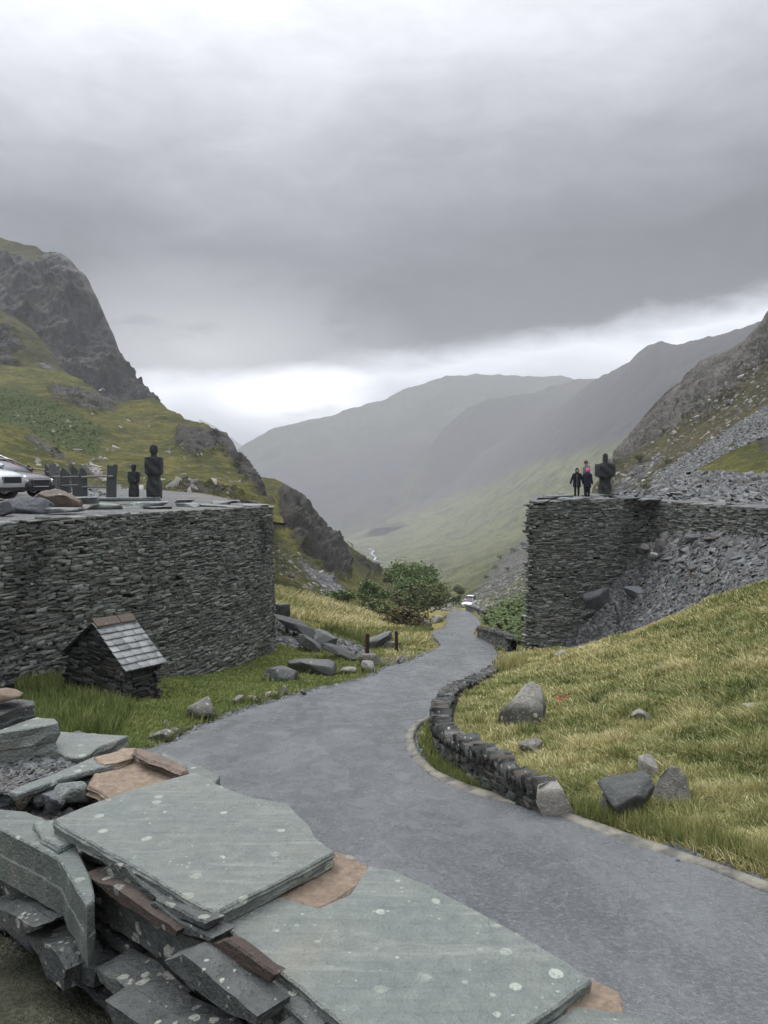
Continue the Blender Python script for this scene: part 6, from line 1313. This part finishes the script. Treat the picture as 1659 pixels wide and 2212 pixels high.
# ---------------------------------------------------------------- grass
def gz_at(x, y):
    fx = np.interp(x, gx, np.arange(nx)); fy = np.interp(y, gy, np.arange(ny)); i = np.clip(fx.astype(int), 0, nx - 2); j = np.clip(fy.astype(int), 0, ny - 2); a = fx - i; b = fy - j
    return GZ[j, i] * (1 - a) * (1 - b) + GZ[j, i + 1] * a * (1 - b) + GZ[j + 1, i] * (1 - a) * b + GZ[j + 1, i + 1] * a * b
GRM = NM('grass_blades', .75, .2); ga = GRM.attr(); gse = GRM.n('ShaderNodeSeparateColor'); GRM.L.new(ga.outputs['Color'], gse.inputs[0])
GRM.col(GRM.ramp(gse.outputs[0], [(0, (.045, .062, .020)), (.25, (.115, .155, .042)), (.5, (.225, .235, .085)), (.72, (.40, .355, .16)), (1, (.60, .54, .34))])); GRM = GRM.m
def blades(name, x, y, z, h, w_, colr, g, lean=.5, wind=(.5, .1)):
    n = len(x); a = g.uniform(0, 2 * np.pi, n); ln = np.abs(g.normal(0, lean, n)) + .1; dx = np.cos(a) * ln + wind[0] * lean; dy = np.sin(a) * ln + wind[1] * lean; b = g.uniform(0, 2 * np.pi, n); wx, wy = np.cos(b) * w_ / 2, np.sin(b) * w_ / 2 * .4
    P = np.stack([x, y, z], -1); V = np.zeros((n, 6, 3))
    for k, (f, ww) in enumerate(((0, 1), (.55, .8), (1, .12))):
        c = P.copy(); c[:, 0] += dx * h * f ** 1.7; c[:, 1] += dy * h * f ** 1.7; c[:, 2] += h * (f - .25 * ln * f * f)
        V[:, 2 * k] = c; V[:, 2 * k + 1] = c; V[:, 2 * k, 0] -= wx * ww; V[:, 2 * k, 1] -= wy * ww; V[:, 2 * k + 1, 0] += wx * ww; V[:, 2 * k + 1, 1] += wy * ww
    i = np.arange(n)[:, None] * 6; F = np.concatenate([i + [0, 1, 3, 2], i + [2, 3, 5, 4]])
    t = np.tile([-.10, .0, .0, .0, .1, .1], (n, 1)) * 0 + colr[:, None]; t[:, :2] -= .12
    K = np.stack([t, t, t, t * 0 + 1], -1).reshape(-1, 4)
    return mk(name, V.reshape(-1, 3), F, GRM, cols=np.clip(K, 0, 1), kind='stuff')
def scatter(n, ylo, yhi, xlo, xhi, g, power=1.6):
    """random ground points, denser nearby, inside the view cone plus a margin"""
    u = g.random(n); y = (ylo ** (1 - power) + u * (yhi ** (1 - power) - ylo ** (1 - power))) ** (1 / (1 - power)); x = g.uniform(xlo, xhi, n) * y; return x, y
g = np.random.default_rng(77)
# right bank: long pale tussock grass
x, y = scatter(760000, 4.5, 40, .0, .62, g, 1.7); r_ = road_dist(x, y); ok = (r_ < -.16)
pz = gz_at(x, y); pp = np.stack([x, y, pz], -1); qx, qy = proj(pp)
ok &= ~(inpoly(qx, qy, [(1235, 1398), (1300, 1280), (1425, 1100), (1700, 1100), (1700, 1240), (1537, 1296), (1436, 1343), (1385, 1368)], .01) > .5) & (qy < 2230) & (qx < 1760) & ~((qx > 1130) & (y > 32.3)) & ~((y > 31) & (qx > 1225))
ok &= (rng.random(len(x)) < np.clip((-r_ - .10) * 3, .1, 1))
x, y, pz, r_ = x[ok], y[ok], pz[ok], r_[ok]; P_ = np.stack([x, y, 0 * x], -1)
cl = fbm(P_ / .5, 3); c2 = fbm(P_ / 2.2 + 5, 3); c3 = fbm(P_ / .16, 2)
h = (.05 + .13 * np.clip(.4 + 1.2 * cl, 0, 1.2) + .04 * c3) * g.uniform(.6, 1.3, len(x)) * np.clip(.45 + (-r_) * .9, .4, 1); wdt = np.maximum(.0045, y * .00095) * g.uniform(.7, 1.3, len(x))
far = np.clip((y - 9) / 18, 0, 1); colr = .45 + .34 * cl + .60 * c2 + .10 * far + g.normal(0, .12, len(x)); dead = g.random(len(x)) < (.10 + .22 * np.clip(cl + .3, 0, 1)); colr = np.where(dead, .72 + g.random(len(x)) * .28, colr)
c5 = fbm(P_ / .9 + 31, 2); tus = c5 > .34; colr = np.where(tus, colr - .18, colr); h = np.where(tus, h * 1.45, h); colr = np.where(c3 < -.35, colr - .25, colr)
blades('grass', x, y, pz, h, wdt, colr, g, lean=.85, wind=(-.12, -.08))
# left verge: short bright turf
x, y = scatter(420000, 7, 60, -.62, .12, g, 1.6); r_ = road_dist(x, y); pz = gz_at(x, y); qx, qy = proj(np.stack([x, y, pz], -1))
lfx = np.array([p.x for p in LF[:7]]); lfy = np.array([p.y for p in LF[:7]])
ok = (r_ < -.12) & (y < np.interp(x, lfx, lfy, right=60)) & (qx > -30) & (x < 1.2) & ~(inpoly(qx, qy, [(590, 1330), (640, 1345), (720, 1372), (806, 1404), (806, 1428), (760, 1430), (700, 1405), (640, 1400), (590, 1388)], .01) > .5) & ~(inpoly(qx, qy, [(815, 1430), (870, 1405), (905, 1412), (850, 1440)], .01) > .5)
x, y, pz, r_ = x[ok], y[ok], pz[ok], r_[ok]; P_ = np.stack([x, y, 0 * x], -1); cl = fbm(P_ / .6, 3); c2 = fbm(P_ / 2.5 + 9, 3)
h = (.03 + .05 * np.clip(.5 + cl, 0, 1)) * g.uniform(.6, 1.4, len(x)); far = np.clip((y - 24) / 20, 0, 1); colr = .30 + .22 * cl + .25 * c2 + .42 * far + g.normal(0, .07, len(x))
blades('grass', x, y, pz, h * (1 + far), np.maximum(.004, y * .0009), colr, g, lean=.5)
# tall rushes near the hut, in the hollow and along the low wall
def reeds(name, poly, n, hh, cc, lean=.25, seed=5, wf=1.0):
    gg = np.random.default_rng(seed); poly = np.array(poly, float); lo, hi = poly.min(0), poly.max(0); X, Y_, Z = [], [], []; t = 0
    while len(X) < n and t < n * 5:
        t += 1; a, b = gg.uniform(lo, hi)
        if inpoly(np.array([a]), np.array([b]), poly, .01)[0] < .5: continue
        q = hit(a, b, ('ground',))
        if q is None: continue
        X.append(q.x); Y_.append(q.y); Z.append(q.z - .02)
    X, Y_, Z = map(np.array, (X, Y_, Z)); m = len(X)
    blades(name, X, Y_, Z, gg.uniform(.5, 1.2, m) * hh, np.maximum(.006, Y_ * .0010) * wf, cc + .25 * fbm(np.stack([X, Y_, 0 * X], -1) / .5, 2) + gg.normal(0, .13, m), gg, lean=lean, wind=(.1, 0))
reeds('rushes', [(30, 1500), (150, 1490), (290, 1530), (240, 1600), (60, 1590)], 7000, .30, .24, seed=5)
reeds('rushes', [(20, 1480), (150, 1465), (150, 1500), (60, 1510)], 2500, .35, .25, seed=6)
reeds('rushes', [(690, 1360), (760, 1368), (930, 1362), (920, 1374), (860, 1376), (800, 1398), (740, 1375)], 5000, .45, .34, seed=7)
reeds('rushes', [(1075, 1440), (1140, 1425), (1130, 1445), (1060, 1462)], 1800, .38, .62, seed=8)
reeds('rushes', [(908, 1600), (935, 1560), (945, 1640), (1010, 1690), (1110, 1735), (1180, 1765), (1100, 1735), (1000, 1700), (930, 1665)], 5200, .16, .34, seed=9)
reeds('rushes', [(1290, 1775), (1340, 1760), (1500, 1752), (1560, 1800), (1480, 1800), (1380, 1795)], 1800, .22, .5, seed=14, lean=.6)
reeds('rushes', [(1240, 1745), (1300, 1760), (1480, 1800), (1659, 1850), (1659, 1880), (1400, 1810), (1240, 1765)], 3500, .2, .45, seed=10)
BX, BY = [], []
for (bx_, by_, rx_, ry_) in BASES:
    for k in range(150): a = rng.uniform(0, 2 * math.pi); q = rng.uniform(.85, 1.25); BX.append(bx_ + math.cos(a) * rx_ * q); BY.append(by_ + math.sin(a) * ry_ * q)
BX, BY = np.array(BX), np.array(BY); okb = road_dist(BX, BY) < -.05; BX, BY = BX[okb], BY[okb]; nb = len(BX)
blades('grass', BX, BY, gz_at(BX, BY), rng.uniform(.08, .24, nb), np.maximum(.006, BY * .001), np.clip(np.where(BX > 0, .42, .3) + rng.normal(0, .16, nb), 0, 1), np.random.default_rng(8), lean=.45)
# bracken: leafy fronds in a mass on the bank right of the road and on the left hill
def fronds(name, poly, n, size, surf, seed, mat):
    gg = np.random.default_rng(seed); poly = np.array(poly, float); lo, hi = poly.min(0), poly.max(0); V = []; K = []; t = 0; c = 0
    while c < n and t < n * 5:
        t += 1; a, b = gg.uniform(lo - 12, hi + 12)
        if inpoly(np.array([a]), np.array([b]), poly, 16)[0] + .35 * float(perlin(np.array([a / 22, b / 14, .5]))) < gg.uniform(.15, .85): continue
        q = hit(a, b, surf)
        if q is None: continue
        s_ = size * gg.uniform(.5, 1.3); c += 1; cv = gg.random()
        for k in range(4):
            an = gg.uniform(0, 6.28); d = Vector((math.cos(an), math.sin(an), gg.uniform(.1, .9))).normalized(); sd = Vector((-math.sin(an), math.cos(an), gg.uniform(-.3, .3))) * .42; o_ = q + Vector((0, 0, s_ * gg.uniform(.0, .7)))
            V += [o_, o_ + d * s_ * .5 + sd * s_, o_ + d * s_ * 1.1 - Vector((0, 0, s_ * .2)), o_ + d * s_ * .5 - sd * s_]; K += [(cv, cv, cv, 1)] * 4
    V = np.array([tuple(v) for v in V]); return mk(name, V, np.arange(len(V)).reshape(-1, 4), mat, cols=np.array(K), kind='stuff')
BRK = leaf_mat('bracken_leaf', (.025, .042, .010), (.055, .088, .020), (.10, .125, .032))
fronds('bracken', [(1085, 1290), (1142, 1268), (1142, 1395), (1110, 1385), (1060, 1352), (1042, 1338), (1060, 1315)], 3600, .26, ('ground', 'valley_side'), 3, BRK)
fronds('bracken', [(-10, 822), (60, 850), (160, 890), (222, 935), (205, 985), (120, 962), (60, 930), (-10, 900)], 900, .3, ('left_hill', 'left_knoll'), 4, leaf_mat('bracken_dark', (.055, .072, .018), (.08, .10, .026), (.11, .13, .035)))
fronds('bracken', [(600, 1352), (700, 1350), (700, 1385), (640, 1372)], 0, .2, ('ground',), 5, BRK) if 0 else None
fronds('red_fern', [(1204, 1512), (1220, 1510), (1222, 1522), (1206, 1524)], 14, .09, ('ground',), 9, leaf_mat('red_leaf', (.12, .03, .02), (.25, .06, .04), (.3, .09, .05)))
fronds('nettles', [(85, 1440), (150, 1455), (150, 1480), (60, 1490)], 900, .12, ('ground',), 6, LEAFG)
# grass tufts over the yellow bank and the hills
def tufts(name, poly, n, size, surf, seed, base, wf=.0016):
    gg = np.random.default_rng(seed); poly = np.array(poly, float); lo, hi = poly.min(0), poly.max(0); Q = []; t = 0
    while len(Q) < n and t < n * 4:
        t += 1; a, b = gg.uniform(lo, hi)
        if inpoly(np.array([a]), np.array([b]), poly, .01)[0] < .5: continue
        q = hit(a, b, surf)
        if q is not None: Q.append(tuple(q))
    Q = np.array(Q); m = len(Q); cc = base + .45 * fbm(Q / (size * 14), 3) + gg.normal(0, .1, m)
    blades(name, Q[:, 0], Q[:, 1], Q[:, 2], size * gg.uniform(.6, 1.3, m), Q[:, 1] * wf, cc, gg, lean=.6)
tufts('grass', [(592, 1268), (664, 1283), (740, 1306), (815, 1329), (880, 1358), (930, 1380), (900, 1400), (800, 1400), (700, 1350), (592, 1330)], 14000, .35, ('ground',), 21, .68)
# ---------------------------------------------------------------- haze
HAZE = .00027
HZ = bpy.data.materials.new('haze'); HZ.use_nodes = True; hn = HZ.node_tree.nodes; hn.clear()
vo_ = hn.new('ShaderNodeOutputMaterial'); pv = hn.new('ShaderNodeVolumePrincipled'); HZ.node_tree.links.new(pv.outputs[0], vo_.inputs['Volume'])
pv.inputs['Color'].default_value = (.90, .92, .96, 1); pv.inputs['Density'].default_value = HAZE; pv.inputs['Anisotropy'].default_value = 0.0
mb = MB(); mb.box((0, 2800, 105), (5600, 6400, 560)); hz = mb.build('haze', HZ); hz['kind'] = 'stuff'
